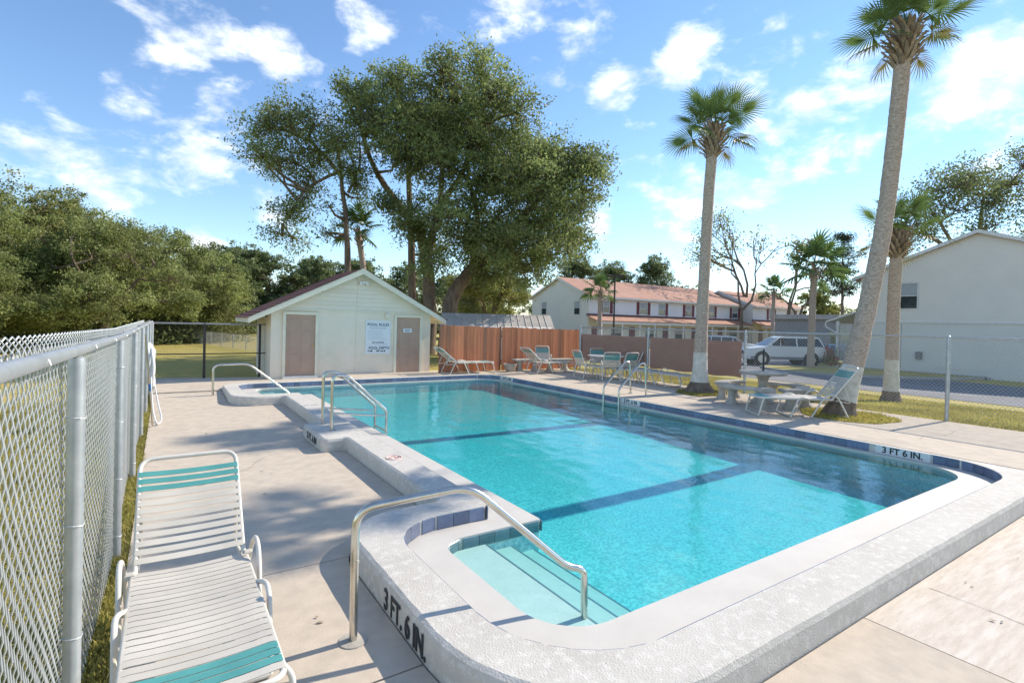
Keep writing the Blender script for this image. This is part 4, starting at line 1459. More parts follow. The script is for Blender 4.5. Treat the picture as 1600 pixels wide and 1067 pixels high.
def lounger(label, loc, rz, angle, teal=True, group='strap loungers round the pool', lo=False):
    """foot end at the origin, lies along +y"""
    t_ = thing('sun_lounger', label, 'sun lounger', loc, rz, group)
    r_ = .0145 if not lo else .017
    n_ = 10 if not lo else 6
    MB().tube(bend([(HALF, SEAT_L + .05, SH_), (HALF, .0, SH_), (-HALF, .0, SH_), (-HALF, SEAT_L + .05, SH_)], .09, 6), r_, n_).build('seat_frame', M['frame'], t_, smooth=60)
    ca, sa = math.cos(R(angle)), math.sin(R(angle))
    hinge = Vector((0, SEAT_L + .03, SH_ + .012))
    BL = .80
    bp_ = lambda x, u: (x, hinge.y + u * ca, hinge.z + u * sa)
    hb = HALF - .012
    MB().tube(bend([bp_(hb, -.04), bp_(hb, BL), bp_(-hb, BL), bp_(-hb, -.04)], .09, 6), r_, n_).build('back_frame', M['frame'], t_, smooth=60)
    for s_ in (-1, 1):
        x = s_ * (HALF + .035)
        MB().tube(bend([(x - s_ * .035, .12, SH_ - .01), (x + s_ * .005, .08, SH_ - .05), (x, .0, .015)], .04), r_, n_).build('leg', M['frame'], t_, smooth=60)
        MB().tube(bend([(x, .62, .015), (x + s_ * .01, .76, SH_ + .01), (x + s_ * .012, .88, SH_ + .035), (x - s_ * .03, .98, SH_)], .07), r_, n_).build('leg', M['frame'], t_, smooth=60)
        MB().tube(bend([(x, 1.02, .015), (x + s_ * .02, 1.20, SH_ - .02), (x + s_ * .024, 1.30, SH_ + .10), (x + s_ * .024, 1.46, SH_ + .10), (x + s_ * .01, 1.56, SH_ - .04), (x, 1.72, .015)], .10), r_, n_).build('leg', M['frame'], t_, smooth=60)
        MB().box((s_ * (HALF + .012), 1.40, SH_ + .01), (.05, .05, .035), ch=.006).build('hinge', M['vinyl_white'], t_)
        if angle > 5:
            MB().tube([bp_(s_ * (hb - .02), .36), (s_ * (HALF - .02), SEAT_L + .40 * ca + .12, SH_ - .06), (s_ * (HALF - .02), 1.50, SH_ - .02)], r_ * .8, n_).build('prop', M['frame'], t_, smooth=60)
    for y in (.0, .62, 1.72):
        MB().tube([(-HALF - .035, y, .015), (HALF + .035, y, .015)], r_, n_).build('cross_tube', M['frame'], t_, smooth=60)
    pitch = .0592
    ns = 23
    for k in range(ns):
        m_ = ST_T if teal and 1 <= k <= 3 else ST_W
        inst('strap', m_, t_, (0, .075 + k * pitch, SH_ + jr.uniform(-.001, .001)), (0, 0, jr.uniform(-.008, .008)))
    nb = 12
    for k in range(nb):
        u = .06 + k * .0555
        m_ = ST_T if teal and k >= nb - 3 else ST_W
        p = bp_(0, u)
        inst('strap', m_, t_, p, (R(angle), 0, jr.uniform(-.006, .006)), (.965, .74, 1))
    return t_


lounger('white and teal strap lounger close by the left fence, its back raised', (.165, 2.42, 0.004), 0.0, 43)
lounger('strap lounger beside the leaning palm, its back raised toward the fence', (10.10, 6.18, ZC + .004), R(-128), 52, lo=True)
lounger('strap lounger standing sideways before the red fence next to the pool house', (9.50, 15.62, ZC + .004), R(90), 38, lo=True)
lounger('strap lounger in front of the concrete benches before the red fence', (12.35, 14.72, ZC + .004), R(90), 40, lo=True)
lounger('white strap lounger folded flat nearer the whitewashed palm', (12.25, 9.35, ZC + .004), R(-6), 1.5, teal=False, lo=True)
lounger('white strap lounger folded flat beside the patio table', (12.55, 10.75, ZC + .004), R(22), 1.5, teal=False, lo=True)

# ------------------------------------------------------------------ strap chairs round a white table


def chair(label, loc, rz):
    """faces +y"""
    t_ = thing('patio_chair', label, 'chair', loc, rz, 'strap chairs round the white table')
    r_, n_, hw = .016, 6, .25
    for s_ in (-1, 1):
        x = s_ * (hw + .03)
        MB().tube(bend([(x, -.26, .015), (x, -.16, .50), (x, -.02, .62), (x, .22, .60), (x, .28, .015)], .10), r_, n_).build('arm_leg', M['frame'], t_, smooth=60)
    for y in (-.26, .28):
        MB().tube([(-hw - .03, y, .015), (hw + .03, y, .015)], r_, n_).build('cross_tube', M['frame'], t_, smooth=60)
    MB().tube(bend([(hw, -.20, .40), (hw, .25, .43), (-hw, .25, .43), (-hw, -.20, .40)], .07), r_, n_).build('seat_frame', M['frame'], t_, smooth=60)
    MB().tube(bend([(hw, -.16, .38), (hw, -.36, .90), (-hw, -.36, .90), (-hw, -.16, .38)], .08), r_, n_).build('back_frame', M['frame'], t_, smooth=60)
    for k in range(7):
        MB().box((0, -.14 + k * .058, .425 + k * .003), (2 * hw + .02, .05, .006)).build('strap', M['vinyl_white'], t_)
    for k in range(7):
        u = .14 + k * .115
        MB().box((0, -.16 - .20 * u, .38 + .52 * u), (2 * hw + .02, .006, .052), M=Matrix.Rotation(R(21), 4, 'X')).build('strap', M['vinyl_teal'] if k in (4, 5, 6) else M['vinyl_white'], t_)
    return t_


TX, TY = 12.28, 12.75
tb = thing('patio_table', 'round white patio table between the strap chairs', 'table', (TX, TY, ZC))
MB().lathe([(.02, .70), (.60, .70), (.615, .715), (.60, .732), (.02, .735)], (0, 0, 0), 32).build('table_top', M['frame'], tb, smooth=40)
for k in range(4):
    a = R(45 + 90 * k)
    MB().tube(bend([(.45 * math.cos(a), .45 * math.sin(a), .0), (.36 * math.cos(a), .36 * math.sin(a), .35), (.40 * math.cos(a), .40 * math.sin(a), .70)], .12), .018, 6).build('leg', M['frame'], tb, smooth=60)
MB().tube([(.37 * math.cos(a * .2618), .37 * math.sin(a * .2618), .32) for a in range(24)], .012, 5, closed=True).build('leg_ring', M['frame'], tb, smooth=60)
for (dx_, dy_, lab) in ((-.82, .10, 'strap chair on the pool side of the white table, seen from the side'), (-.55, -.78, 'strap chair nearest the pool ladder with its teal back to the water'),
                        (-.10, -.98, 'strap chair on the near side of the white table'), (.62, -.55, 'strap chair between the white table and the flat loungers'), (.45, .80, 'strap chair on the fence side of the white table')):
    chair(lab, (TX + dx_, TY + dy_, ZC), math.atan2(-dy_, -dx_) - math.pi / 2)
chair('strap chair alone before the red fence behind a lounger', (11.62, 15.35, ZC), R(150))

# ------------------------------------------------------------------ concrete benches and table
ped = [(.0, 0), (.14, 0), (.14, .05), (.10, .09), (.085, .16), (.085, .24), (.11, .31), (.14, .34), (.14, .37), (0, .37)]


def bench(label, loc, rz, L=1.15, D=.34):
    b_ = thing('concrete_bench', label, 'bench', loc, rz, 'concrete benches on the deck')
    MB().box((0, 0, .405), (L, D, .07), ch=.015).build('seat', M['bench'], b_)
    for s_ in (-1, 1):
        mb = MB().lathe(ped, (s_ * L * .29, 0, 0), 10, sq=.95)
        mb.build('pedestal', M['bench'], b_, smooth=45)
    return b_


bench('straight concrete bench next to the round planter before the red fence', (11.05, 15.55, ZC), R(-2))
bench('straight concrete bench near the end of the red fence, behind a lounger', (12.35, 15.40, ZC), R(-4), 1.2)
pl_ = thing('planter_bowl', 'round weathered planter bowl before the red fence beside the bench', 'planter', (10.30, 15.55, ZC))
MB().lathe([(.0, 0), (.13, 0), (.15, .03), (.20, .14), (.235, .25), (.25, .255), (.25, .28), (.215, .28), (.20, .22)], (0, 0, 0), 20).build('bowl', M['terracotta'], pl_, smooth=40)
MB().lathe([(.0, .215), (.205, .22)], (0, 0, 0), 16).build('soil', M['soil'], pl_)
PX, PY = 11.78, 6.95
ct = thing('concrete_table', 'round grey concrete picnic table with a flared pedestal near the leaning palm', 'table', (PX, PY, ZC))
MB().lathe([(0, .68), (.50, .68), (.52, .695), (.53, .72), (.52, .745), (0, .75)], (0, 0, 0), 28).build('table_top', M['bench'], ct, smooth=40)
MB().lathe([(0, 0), (.26, 0), (.26, .05), (.17, .12), (.115, .28), (.095, .45), (.13, .60), (.22, .68), (0, .68)], (0, 0, 0), 16).build('pedestal', M['bench'], ct, smooth=45)
up_ = thing('umbrella_pole', 'dark umbrella pole stub rising from the concrete picnic table', 'pole', (PX, PY, ZC + .75))
MB().lathe([(.024, -.06), (.024, .50), (.018, .52)], (0, 0, 0), 10).build('pole', M['dark_metal'], up_, smooth=40)


def curved_bench(label, a0, a1, r_in=.74, r_out=1.06):
    t_ = thing('curved_bench', label, 'bench', (PX, PY, ZC), 0, 'curved benches round the picnic table')
    n_ = 10
    A = [R(a0 + (a1 - a0) * i / n_) for i in range(n_ + 1)]
    poly = [(r_out * math.cos(a), r_out * math.sin(a)) for a in A] + [(r_in * math.cos(a), r_in * math.sin(a)) for a in A[::-1]]
    MB().prism(poly, .37, .44).build('seat', M['bench'], t_)
    rm = (r_in + r_out) / 2
    for f in (.2, .8):
        a = R(a0 + (a1 - a0) * f)
        mb = MB().lathe(ped, (rm * math.cos(a), rm * math.sin(a), 0), 10)
        mb.build('pedestal', M['bench'], t_, smooth=45)
    return t_


curved_bench('curved concrete bench on the pool side of the picnic table', 150, 225)
curved_bench('curved concrete bench on the far side of the picnic table', 62, 128)
curved_bench('curved concrete bench on the fence side of the picnic table', -40, 30)
curved_bench('curved concrete bench on the near side of the picnic table by the lounger', -125, -62)

# ------------------------------------------------------------------ pool hose hung on the left fence
hs_ = thing('vacuum_hose', 'white pool vacuum hose coiled over the left fence', 'hose', (FX + .1, 11.6, 1.0))
hr_ = random.Random(9)
for k in range(7):
    y0 = 11.5 + hr_.uniform(-.1, .1)
    w, top, bot = .20 + .03 * hr_.random(), 1.42 - .02 * k, .70 - .10 * hr_.random()
    pts = []
    for i in range(28):
        a = 2 * math.pi * i / 28
        pts.append((FX + .075 + .012 * k + .012 * math.sin(3 * a), y0 + w * math.sin(a), (top + bot) / 2 + (top - bot) / 2 * math.cos(a)))
    MB().tube(pts, .021, 8, closed=True).build('coil', M['hose'], hs_, smooth=60, world=True)
MB().tube(bend([(FX + .1, 11.4, 1.3), (FX + .12, 11.2, .7), (FX + .16, 11.0, .22), (FX + .22, 10.9, .03), (FX + .30, 11.3, .03), (FX + .22, 11.7, .3), (FX + .12, 11.8, .9)], .2), .012, 8).build('loose_end', M['hose'], hs_, smooth=60, world=True)
sk = thing('skimmer_pole', 'long silver skimmer pole leaning on the left fence behind the hose', 'pole', (FX + .08, 10.4, 0))
MB().tube([(FX + .16, 10.9, .02), (FX + .05, 10.3, 1.62)], .014, 8).build('pole', M['steel'], sk, smooth=60, world=True)
MB().tube([(FX + .117, 10.66, .66), (FX + .108, 10.61, .78)], .019, 8).build('grip', M['blue'], sk, smooth=60, world=True)

# ------------------------------------------------------------------ cars


def car(label, loc, heading, paint, suv=True, name='parked_car'):
    """nose along +x"""
    t_ = thing(name, label, 'car', loc, heading, 'cars parked beyond the fence')
    Lh, W = 2.38, .93
    if suv:
        prof = [(2.30, .34), (2.39, .50), (2.40, .78), (2.26, .98), (1.25, 1.10), (-2.22, 1.13), (-2.38, .98), (-2.40, .55), (-2.30, .36)]
        gh = [(1.22, 1.09), (.40, 1.62), (.12, 1.69), (-1.80, 1.70), (-2.0, 1.65), (-2.26, 1.12)]
        wx_, wr = (1.47, -1.43), .38
    else:
        prof = [(2.25, .28), (2.36, .45), (2.34, .68), (2.05, .82), (1.05, .94), (-1.75, 1.0), (-2.30, .96), (-2.38, .60), (-2.28, .30)]
        gh = [(1.02, .93), (.28, 1.36), (-.05, 1.43), (-.95, 1.42), (-1.2, 1.36), (-1.85, .99)]
        wx_, wr = (1.38, -1.36), .33
    def body(pf, hw0, hw1, ins):
        """lofts a side profile across the car, outer layers drawn in"""
        mb = MB()
        cx, cz = sum(p[0] for p in pf) / len(pf), sum(p[1] for p in pf) / len(pf)
        n_ = len(pf)
        lay = [(-hw1, ins), (-hw0, 0), (hw0, 0), (hw1, ins)]
        vs = []
        for y, i_ in lay:
            for x, z in pf:
                d = Vector((x - cx, z - cz)); d = d * max(0, 1 - i_ / max(.01, d.length))
                vs.append((cx + d.x, y, cz + d.y))
        fs = [tuple(range(n_ - 1, -1, -1)), tuple(range(3 * n_, 4 * n_))]
        for k in range(3):
            for i in range(n_):
                j = (i + 1) % n_
                fs.append((k * n_ + i, k * n_ + j, (k + 1) * n_ + j, (k + 1) * n_ + i))
        return mb.add(vs, [f[::-1] for f in fs])
    body(prof, W - .10, W, .07).build('body', paint, t_, smooth=32)
    g0 = [(x, z) for x, z in gh]
    # cabin tapers towards the roof
    n_ = len(g0)
    zb, zt = g0[0][1], max(z for _, z in g0)
    hwz = lambda z: W - .04 - .20 * (z - zb) / (zt - zb)
    vs = [(x, -hwz(z), z) for x, z in g0] + [(x, hwz(z), z) for x, z in g0]
    fs = [tuple(range(n_)), tuple(range(2 * n_ - 1, n_ - 1, -1))] + [(i, n_ + i, n_ + (i + 1) % n_, (i + 1) % n_) for i in range(n_)]
    MB().add(vs, fs).build('cabin', paint, t_, smooth=32)
    # side glass
    zs0, zs1 = zb + .05, zt - .10
    def xf(z):   # windscreen line
        (xa, za), (xb, zb_) = g0[0], g0[1]
        return xa + (xb - xa) * (z - za) / (zb_ - za)
    def xr(z):
        (xa, za), (xb, zb_) = g0[-1], g0[-2]
        return xa + (xb - xa) * (z - za) / (zb_ - za)
    cuts = [.36, -.62, -1.5] if suv else [.05, -.85]
    edges = [(xf, None)] + [(None, c_) for c_ in cuts] + [(xr, None)]
    for s_ in (-1, 1):
        for a, b in zip(edges, edges[1:]):
            def X_(e, z, sh): return (e[0](z) if e[0] else e[1]) + sh
            if b[0] is None and a[0] is None or True:
                q = []
                for z in (zs0, zs1):
                    q.append((X_(a, z, -.10 if a[0] else -.04), s_ * (hwz(z) + .006), z)); q.append((X_(b, z, .10 if b[0] else .04), s_ * (hwz(z) + .006), z))
                if q[0][0] - q[1][0] < .1: continue
                o = MB().add([q[0], q[1], q[3], q[2]] + [(x, y - s_ * .012, z) for x, y, z in (q[0], q[1], q[3], q[2])],
                             [(0, 1, 2, 3) if s_ > 0 else (3, 2, 1, 0), (0, 4, 5, 1), (2, 6, 7, 3), (1, 5, 6, 2), (3, 7, 4, 0)]).build('side_window', M['car_glass'], t_)
    for fnc, sg_, nm in ((xf, 1, 'windscreen'), (xr, -1, 'rear_window')):
        q = [(fnc(z) + sg_ * .012, y * (hwz(z) - .10), z) for z, y in ((zs0, -1), (zs0, 1), (zs1, 1), (zs1, -1))]
        MB().add(q, [(0, 1, 2, 3) if sg_ > 0 else (3, 2, 1, 0)]).build(nm, M['car_glass'], t_)
    for s_ in (-1, 1):
        MB().b2(-2.2, 2.15, min(s_ * (W + .002), s_ * (W - .06)), max(s_ * (W + .002), s_ * (W - .06)), .36, .52).build('side_cladding', M['cladding'], t_)
        MB().box((1.0, s_ * (W + .06), zb + .10), (.12, .18, .13), ch=.03).build('mirror', paint, t_)
        for x in wx_:
            rot = Matrix.Translation((x, s_ * (W - .10), wr)) @ Matrix.Rotation(R(-90 * s_), 4, 'X')
            ar = MB().lathe([(wr + .075, 0), (wr + .075, .115)], (0, 0, 0), 24)
            ar.v = [tuple(rot @ Vector(p)) for p in ar.v]
            ar.build('wheel_arch', M['tyre'], t_)
            w_ = MB().lathe([(wr * .62, -.09), (wr * .95, -.09), (wr, -.05), (wr, .09), (wr * .94, .13), (wr * .66, .13), (wr * .62, .10)], (0, 0, 0), 28)
            w_.v = [tuple(rot @ Vector(p)) for p in w_.v]
            wo_ = w_.build('wheel', M['tyre'], t_, smooth=40)
            ri = MB().lathe([(0, .085), (wr * .16, .125), (wr * .2, .10), (wr * .22, .085), (wr * .6, .085), (wr * .62, .135), (wr * .66, .135)], (0, 0, 0), 24)
            for k in range(5):
                a = 2 * math.pi * k / 5
                ri.box((wr * .38 * math.cos(a), wr * .38 * math.sin(a), .105), (wr * .5, .07, .035), a)
            ri.v = [tuple(rot @ Vector(p)) for p in ri.v]
            ri.build('rim', M['alloy'], wo_, smooth=40)
        MB().box((2.30, s_ * .66, prof[2][1] + .02), (.14, .38, .16), ch=.03).build('headlight', M['lamp_clear'], t_)
        MB().box((-2.33, s_ * .78, prof[5][1] - .14), (.14, .2, .36 if suv else .16), ch=.02).build('tail_light', M['lamp_red'], t_)
        if suv:
            MB().tube(bend([(.05, s_ * .66, 1.68), (-.05, s_ * .66, 1.74), (-1.7, s_ * .66, 1.75), (-1.8, s_ * .66, 1.69)], .05), .018, 6).build('roof_rail', M['cladding'], t_)
    MB().b2(2.36, 2.42, -.45, .45, .62, .80).build('grille', M['dark_metal'], t_)
    MB().b2(-2.47, -2.36, -.80, .80, .40, .58).build('rear_bumper', M['cladding'], t_)
    MB().b2(-2.425, -2.40, -.25, .25, .72, .84).build('number_plate', M['sign'], t_)
    return t_


LZ = -.488
car('white sport utility car parked broadside by the grass island', (35.2, 19.6, LZ), math.atan2(.60, -.80), M['car_white']).scale = (1.10, 1.1, 1.15)
car('white sport utility car partly hidden behind the brown privacy screen', (43.0, 28.6, LZ), math.atan2(-.93, .42), M['car_white'])
car('dark blue car parked between the white car and the house', (42.3, 19.9, LZ), R(58), M['car_dark'], suv=False)

# light pole by the townhouses
lp = thing('street_lamp', 'dark street lamp post in front of the townhouses beside a small palm', 'street lamp', (34.4, 34.8, -.5))
MB().lathe([(.16, 0), (.16, .1), (.085, .16), (.07, 7.0)], (0, 0, 0), 10).build('post', M['dark_metal'], lp, smooth=40)
MB().box((.30, -.22, 6.95), (.75, .38, .16), R(-36), ch=.03).build('lamp_head', M['dark_metal'], lp)
MB().box((-.30, .22, 6.95), (.75, .38, .16), R(-36), ch=.03).build('lamp_head', M['dark_metal'], lp)
# plank post of reclaimed wood behind the fence

# hairline cracks in the old concrete
cm_ = random.Random(17)
ck = MB()
for (x, y, a, L_c, z) in ((.35, 6.9, 20, 1.5, .0), (1.3, 10.2, 165, 1.9, .0), (2.0, .4, 40, 2.6, .0), (4.6, -.2, 75, 1.9, .0), (6.4, 1.2, -60, 1.6, .0), (10.4, 3.4, 12, 1.7, ZC), (9.7, 6.9, 70, 1.3, ZC), (.2, 3.0, 80, 1.1, .0)):
    p = Vector((x, y)); d = R(a)
    k = int(L_c / .07)
    w = .0022
    for i in range(k):
        d += cm_.uniform(-.28, .28)
        q = p + Vector((math.cos(d), math.sin(d))) * .07
        if inside(offset(O_, -.03), q.x, q.y): break
        s2 = Vector((-math.sin(d), math.cos(d))) * w * cm_.uniform(.4, 1.2)
        ck.add([(p.x - s2.x, p.y - s2.y, z + .003), (q.x - s2.x, q.y - s2.y, z + .003), (q.x + s2.x, q.y + s2.y, z + .003), (p.x + s2.x, p.y + s2.y, z + .003)], [(0, 1, 2, 3)])
        p = q
ck.build('crack', M['soil'], deck, kind='stuff')

# ------------------------------------------------------------------ leaves and trees


def leaf_cloud(C, size, rng, aspect=.45, flat=0.25, droop=0.0):
    """rhombic leaves at the points C, turned at random"""
    N = len(C)
    d = rng.normal(size=(N, 3)); d[:, 2] -= droop
    d /= np.linalg.norm(d, axis=1)[:, None]
    q = rng.normal(size=(N, 3)); q[:, 2] += flat * 3
    s = np.cross(d, q); s /= np.linalg.norm(s, axis=1)[:, None] + 1e-9
    nrm = np.cross(s, d)
    L = size * rng.uniform(.65, 1.35, N)[:, None]
    V = np.stack([C - d * L * .5, C + s * L * aspect * .5 + nrm * L * .06, C + d * L * .5, C - s * L * aspect * .5 + nrm * L * .06], 1).reshape(-1, 3)
    F = np.arange(N * 4).reshape(N, 4)
    return V, F


def limb(mb, P, r0, r1, n=7, jit=.0, rng=None):
    """a curved limb through the points P"""
    pts = [Vector(p) for p in P]
    out = []
    for i in range(len(pts) - 1):
        a, b = pts[i], pts[i + 1]
        pa, pb = pts[max(0, i - 1)], pts[min(len(pts) - 1, i + 2)]
        k = max(2, int((b - a).length / .6))
        for j in range(k):
            t = j / k
            p = .5 * ((2 * a) + (b - pa) * t + (2 * pa - 5 * a + 4 * b - pb) * t * t + (3 * a - pa - 3 * b + pb) * t ** 3)
            if rng is not None and jit:
                p = p + Vector(rng.normal(size=3)) * jit
            out.append(p)
    out.append(pts[-1])
    m = len(out)
    mb.tube(out, [r0 + (r1 - r0) * (i / (m - 1)) for i in range(m)], n)
    return out


def twigs(mb, root, centres, rng, r=.03, n=4):
    for c in centres:
        a = Vector(root); b = Vector(c)
        mid = a.lerp(b, .55) + Vector(rng.normal(size=3)) * (b - a).length * .09
        mb.tube([a, mid, b], [r, r * .6, r * .2], n, cap=False)


RV = np.array([rt.x, rt.y, 0.0])
DV = np.array([fw.x, fw.y, 0.0]); DV /= np.linalg.norm(DV)


def spread_tree(name, label, cat, base, blobs, stems, leafm, seed, leaf=.17, per=1300, twig=26, cl=.42, depth=1.0, barkm=None, group=None, shift=None):
    """tree with a crown built from leaf bunches round twig ends; blobs: (across, height, radius) seen from the pool, given depth at random"""
    rng = np.random.default_rng(seed)
    t_ = thing(name, label, cat, base, 0, group)
    B = Vector(base)
    w3 = lambda u, z, d: (u * RV[0] + d * DV[0], u * RV[1] + d * DV[1], z)
    st = []
    tm = MB()
    for S_, r0, r1 in stems:
        P = [w3(u, z, dd) for u, z, dd in S_]
        out = limb(tm, P, r0, r1, 9, .02, rng)
        st.append(out)
    nodes = [p for o in st for p in o[len(o) // 3:]]
    C = []
    bm_ = MB()
    for (u, z, r_) in blobs:
        half = 4.2 * depth * math.sqrt(max(.05, 1 - (u / 9.5) ** 2))
        for rep in range(2):
            d = rng.uniform(-half, half) if rep else rng.uniform(-half, -.1 * half)
            c = np.array(w3(u + rng.normal() * .15, z + rng.normal() * .15, d))
            nd_ = min(nodes, key=lambda p: (p - Vector(c)).length + 1.2 * max(0, p.z - c[2]))
            a = nd_; b = Vector(c)
            mid = a.lerp(b, .5) + Vector((0, 0, -.05 * (b - a).length)) + Vector(rng.normal(size=3)) * .2
            bm_.tube([a, a.lerp(mid, .5), mid, mid.lerp(b, .6), b], [.09, .075, .06, .04, .02], 5, cap=False)
            k = max(6, int(twig * (r_ / 1.0) ** 2 * .8))
            dirs = rng.normal(size=(k, 3)); dirs /= np.linalg.norm(dirs, axis=1)[:, None]
            tips = c + dirs * (r_ * rng.uniform(.25, 1.55, k) ** .75)[:, None] * np.array([1, 1, .8])
            twigs(bm_, mid.lerp(b, .7), tips, rng, .022)
            m_ = int(per * (r_ / 1.0) ** 2 * .5 / k)
            for tp in tips:
                C.append(tp + rng.normal(size=(m_, 3)) * cl * rng.uniform(.6, 1.2) * np.array([1, 1, .7]))
    C = np.concatenate(C)
    tm.build('trunk', barkm or M['bark'], t_, smooth=60)
    bm_.build('branches', barkm or M['bark'], t_, smooth=60)
    V, F = leaf_cloud(C, leaf, rng)
    quick_mesh('crown', V, F, leafm, None).parent = t_
    return t_


OAK = [(-3.2, 15.2, .96), (-1.0, 15.3, 1.03), (.8, 15.1, 1.03), (-4.9, 13.9, 1.09), (-2.6, 13.8, 1.37), (-.4, 13.7, 1.5), (1.9, 13.9, 1.23), (3.3, 13.1, 1.09),
       (-3.9, 12.4, 1.23), (-1.5, 12.0, 1.5), (1.0, 12.0, 1.64), (3.5, 11.5, 1.37), (5.0, 11.0, 1.23), (6.6, 10.6, 1.09), (6.8, 9.1, .96), (5.4, 9.3, 1.37),
       (3.8, 9.0, 1.5), (1.6, 9.5, 1.5), (-.6, 10.0, 1.23), (-2.5, 10.8, 1.09), (-1.9, 8.3, .82), (.3, 7.7, 1.1), (2.3, 7.4, 1.5), (4.4, 7.4, 1.23), (5.9, 7.3, .96),
       (6.3, 6.2, .68), (4.8, 5.8, 1.09), (2.8, 5.7, 1.23), (.9, 6.0, 1.1), (-1.1, 6.2, .9), (-2.2, 6.7, .75), (-3.0, 7.8, .6), (-1.0, 4.5, .7), (3.8, 4.7, .96), (1.7, 4.6, .9)]
OAK = [(u * .97 + .1, 4.6 + (z - 4.6) * .865, r_) for u, z, r_ in OAK]
STEM = [([(-.3, -.3, 0), (-.2, 1.6, 0), (-.15, 2.9, .1), (.3, 3.9, .2), (1.3, 5.0, .2), (3.0, 6.8, 0), (5.0, 9.1, -.4)], .52, .09),
        ([(-1.3, -.3, .6), (-1.3, 2.1, .6), (-1.4, 4.3, .4), (-1.9, 6.7, .2), (-2.6, 7.5, 0), (-4.0, 9.4, -.4), (-4.8, 11.5, -.6)], .44, .08),
        ([(-2.4, -.3, 1.0), (-2.3, 2.0, 1.0), (-2.4, 6.1, .8), (-2.6, 10.0, .6), (-2.6, 13.0, .6)], .27, .08),
        ([(-1.55, 4.9, .4), (-.8, 7.8, 0), (.5, 9.8, -.4), (.9, 12.6, -.6)], .26, .06),
        ([(-.8, 7.7, 0), (-.8, 10.0, .5), (-1.0, 13.0, .7)], .17, .05),
        ([(.9, 4.6, .2), (1.2, 7.5, -.6), (.7, 9.0, -1.2), (.9, 11.2, -1.6)], .22, .05),
        ([(2.0, 5.7, .1), (3.4, 7.6, 1.4), (4.2, 9.6, 2.4)], .17, .05)]
spread_tree('live_oak', 'huge spreading live oak with several stems behind the pool house', 'tree', (12.39, 24.18, 0), OAK, STEM, M['oak'], 3, .16, 2700, 44, cl=.25, depth=.8)
LFT = [(-9.1, 11.9, .96), (-7.8, 12.2, 1.09), (-6.7, 11.8, .96), (-9.5, 10.6, .82), (-8.3, 10.4, .96), (-6.6, 10.6, .96), (-5.6, 11.3, .82), (-5.0, 10.0, .82),
       (-7.3, 9.3, .68), (-4.8, 9.1, .68), (-7.9, 7.1, .82), (-8.6, 6.0, .68), (-7.5, 7.7, .5), (-6.0, 7.2, .4), (-6.1, 6.2, .35)]
sh_ = -5.2
LFT = [(u - sh_, z - .75 if z > 8 else z, r_) for u, z, r_ in LFT]
spread_tree('oak_tree', 'slender straight stemmed oak with a lopsided crown leaning left above the pool house roof', 'tree',
            (12.39 + sh_ * RV[0] - .5, 24.18 + sh_ * RV[1] - .9, 0), LFT,
            [([(0, -.3, 0), (-.05, 3, 0), (-.1, 5.5, 0), (-.5, 9.4, 0), (-.7, 10.4, 0)], .24, .06), ([(-.7, 9.2, 0), (-1.7, 8.6, -.2), (-2.5, 7.7, -.3), (-3.2, 6.5, -.3)], .09, .02),
             ([(-.4, 9.0, 0), (-2.0, 10.6, -.2), (-3.8, 11.3, -.4)], .12, .03), ([(-.1, 8.2, 0), (.4, 9.6, .1), (.3, 11.0, .2)], .08, .03)],
            M['oak'], 8, .14, 2300, 34, cl=.28, depth=.32)


def round_tree(name, label, base, H_, rad, seed, leafm, n_blob=16, per=1300, leaf=.2, trunk=.28, fork=.28, squash=.75, group='trees along the left of the lawn', low=.22):
    rng = np.random.default_rng(seed)
    blobs = []
    for k in range(n_blob):
        a = rng.uniform(0, 2 * math.pi)
        zz = rng.uniform(low, 1.0)
        rr = rad * math.sin(math.pi * min(.97, max(.16, .12 + .80 * (1 - (1 - zz) ** 1.2)))) * rng.uniform(.35, 1.0)
        blobs.append((rr * math.cos(a), rr * math.sin(a), H_ * (.10 + .86 * zz) - .3, rad * rng.uniform(.20, .34)))
    t_ = thing(name, label, 'tree', base, rng.uniform(0, 6.28), group)
    tm, bm_ = MB(), MB()
    st = [limb(tm, [(0, 0, -.3), (.1, .05, H_ * fork * .6), (.2 * rng.normal(), .2, H_ * fork), (.4 * rng.normal(), .3, H_ * .6)], trunk, trunk * .35, 8, .02, rng)]
    for k in range(3):
        a = rng.uniform(0, 6.28)
        st.append(limb(tm, [(.05, .1, H_ * fork * .8), (math.cos(a) * rad * .3, math.sin(a) * rad * .3, H_ * (fork + .18)), (math.cos(a) * rad * .6, math.sin(a) * rad * .6, H_ * (fork + .38))], trunk * .6, trunk * .15, 7, .02, rng))
    nodes = [p for o in st for p in o[len(o) // 3:]]
    C = []
    for (x, y, z, r_) in blobs:
        c = np.array((x, y, z)); b = Vector(c)
        a = min(nodes, key=lambda p: (p - b).length + 1.2 * max(0, p.z - b.z))
        mid = a.lerp(b, .5) + Vector(rng.normal(size=3)) * .15
        bm_.tube([a, mid, b], [.07, .05, .02], 5, cap=False)
        k = max(8, int(16 * r_ ** 1.3))
        dirs = rng.normal(size=(k, 3)); dirs /= np.linalg.norm(dirs, axis=1)[:, None]
        tips = c + dirs * (r_ * rng.uniform(.3, 1.6, k) ** .75)[:, None] * np.array([1, 1, squash])
        twigs(bm_, mid.lerp(b, .7), tips, rng, .02)
        m_ = int(per / k)
        for tp in tips:
            C.append(tp + rng.normal(size=(m_, 3)) * .23 * rng.uniform(.6, 1.3) * np.array([1, 1, .7]))
    C = np.concatenate(C)
    tm.build('trunk', M['bark'], t_, smooth=60)
    bm_.build('branches', M['bark'], t_, smooth=60)
    V, F = leaf_cloud(C, leaf, rng)
    quick_mesh('crown', V, F, leafm, None).parent = t_
    return t_


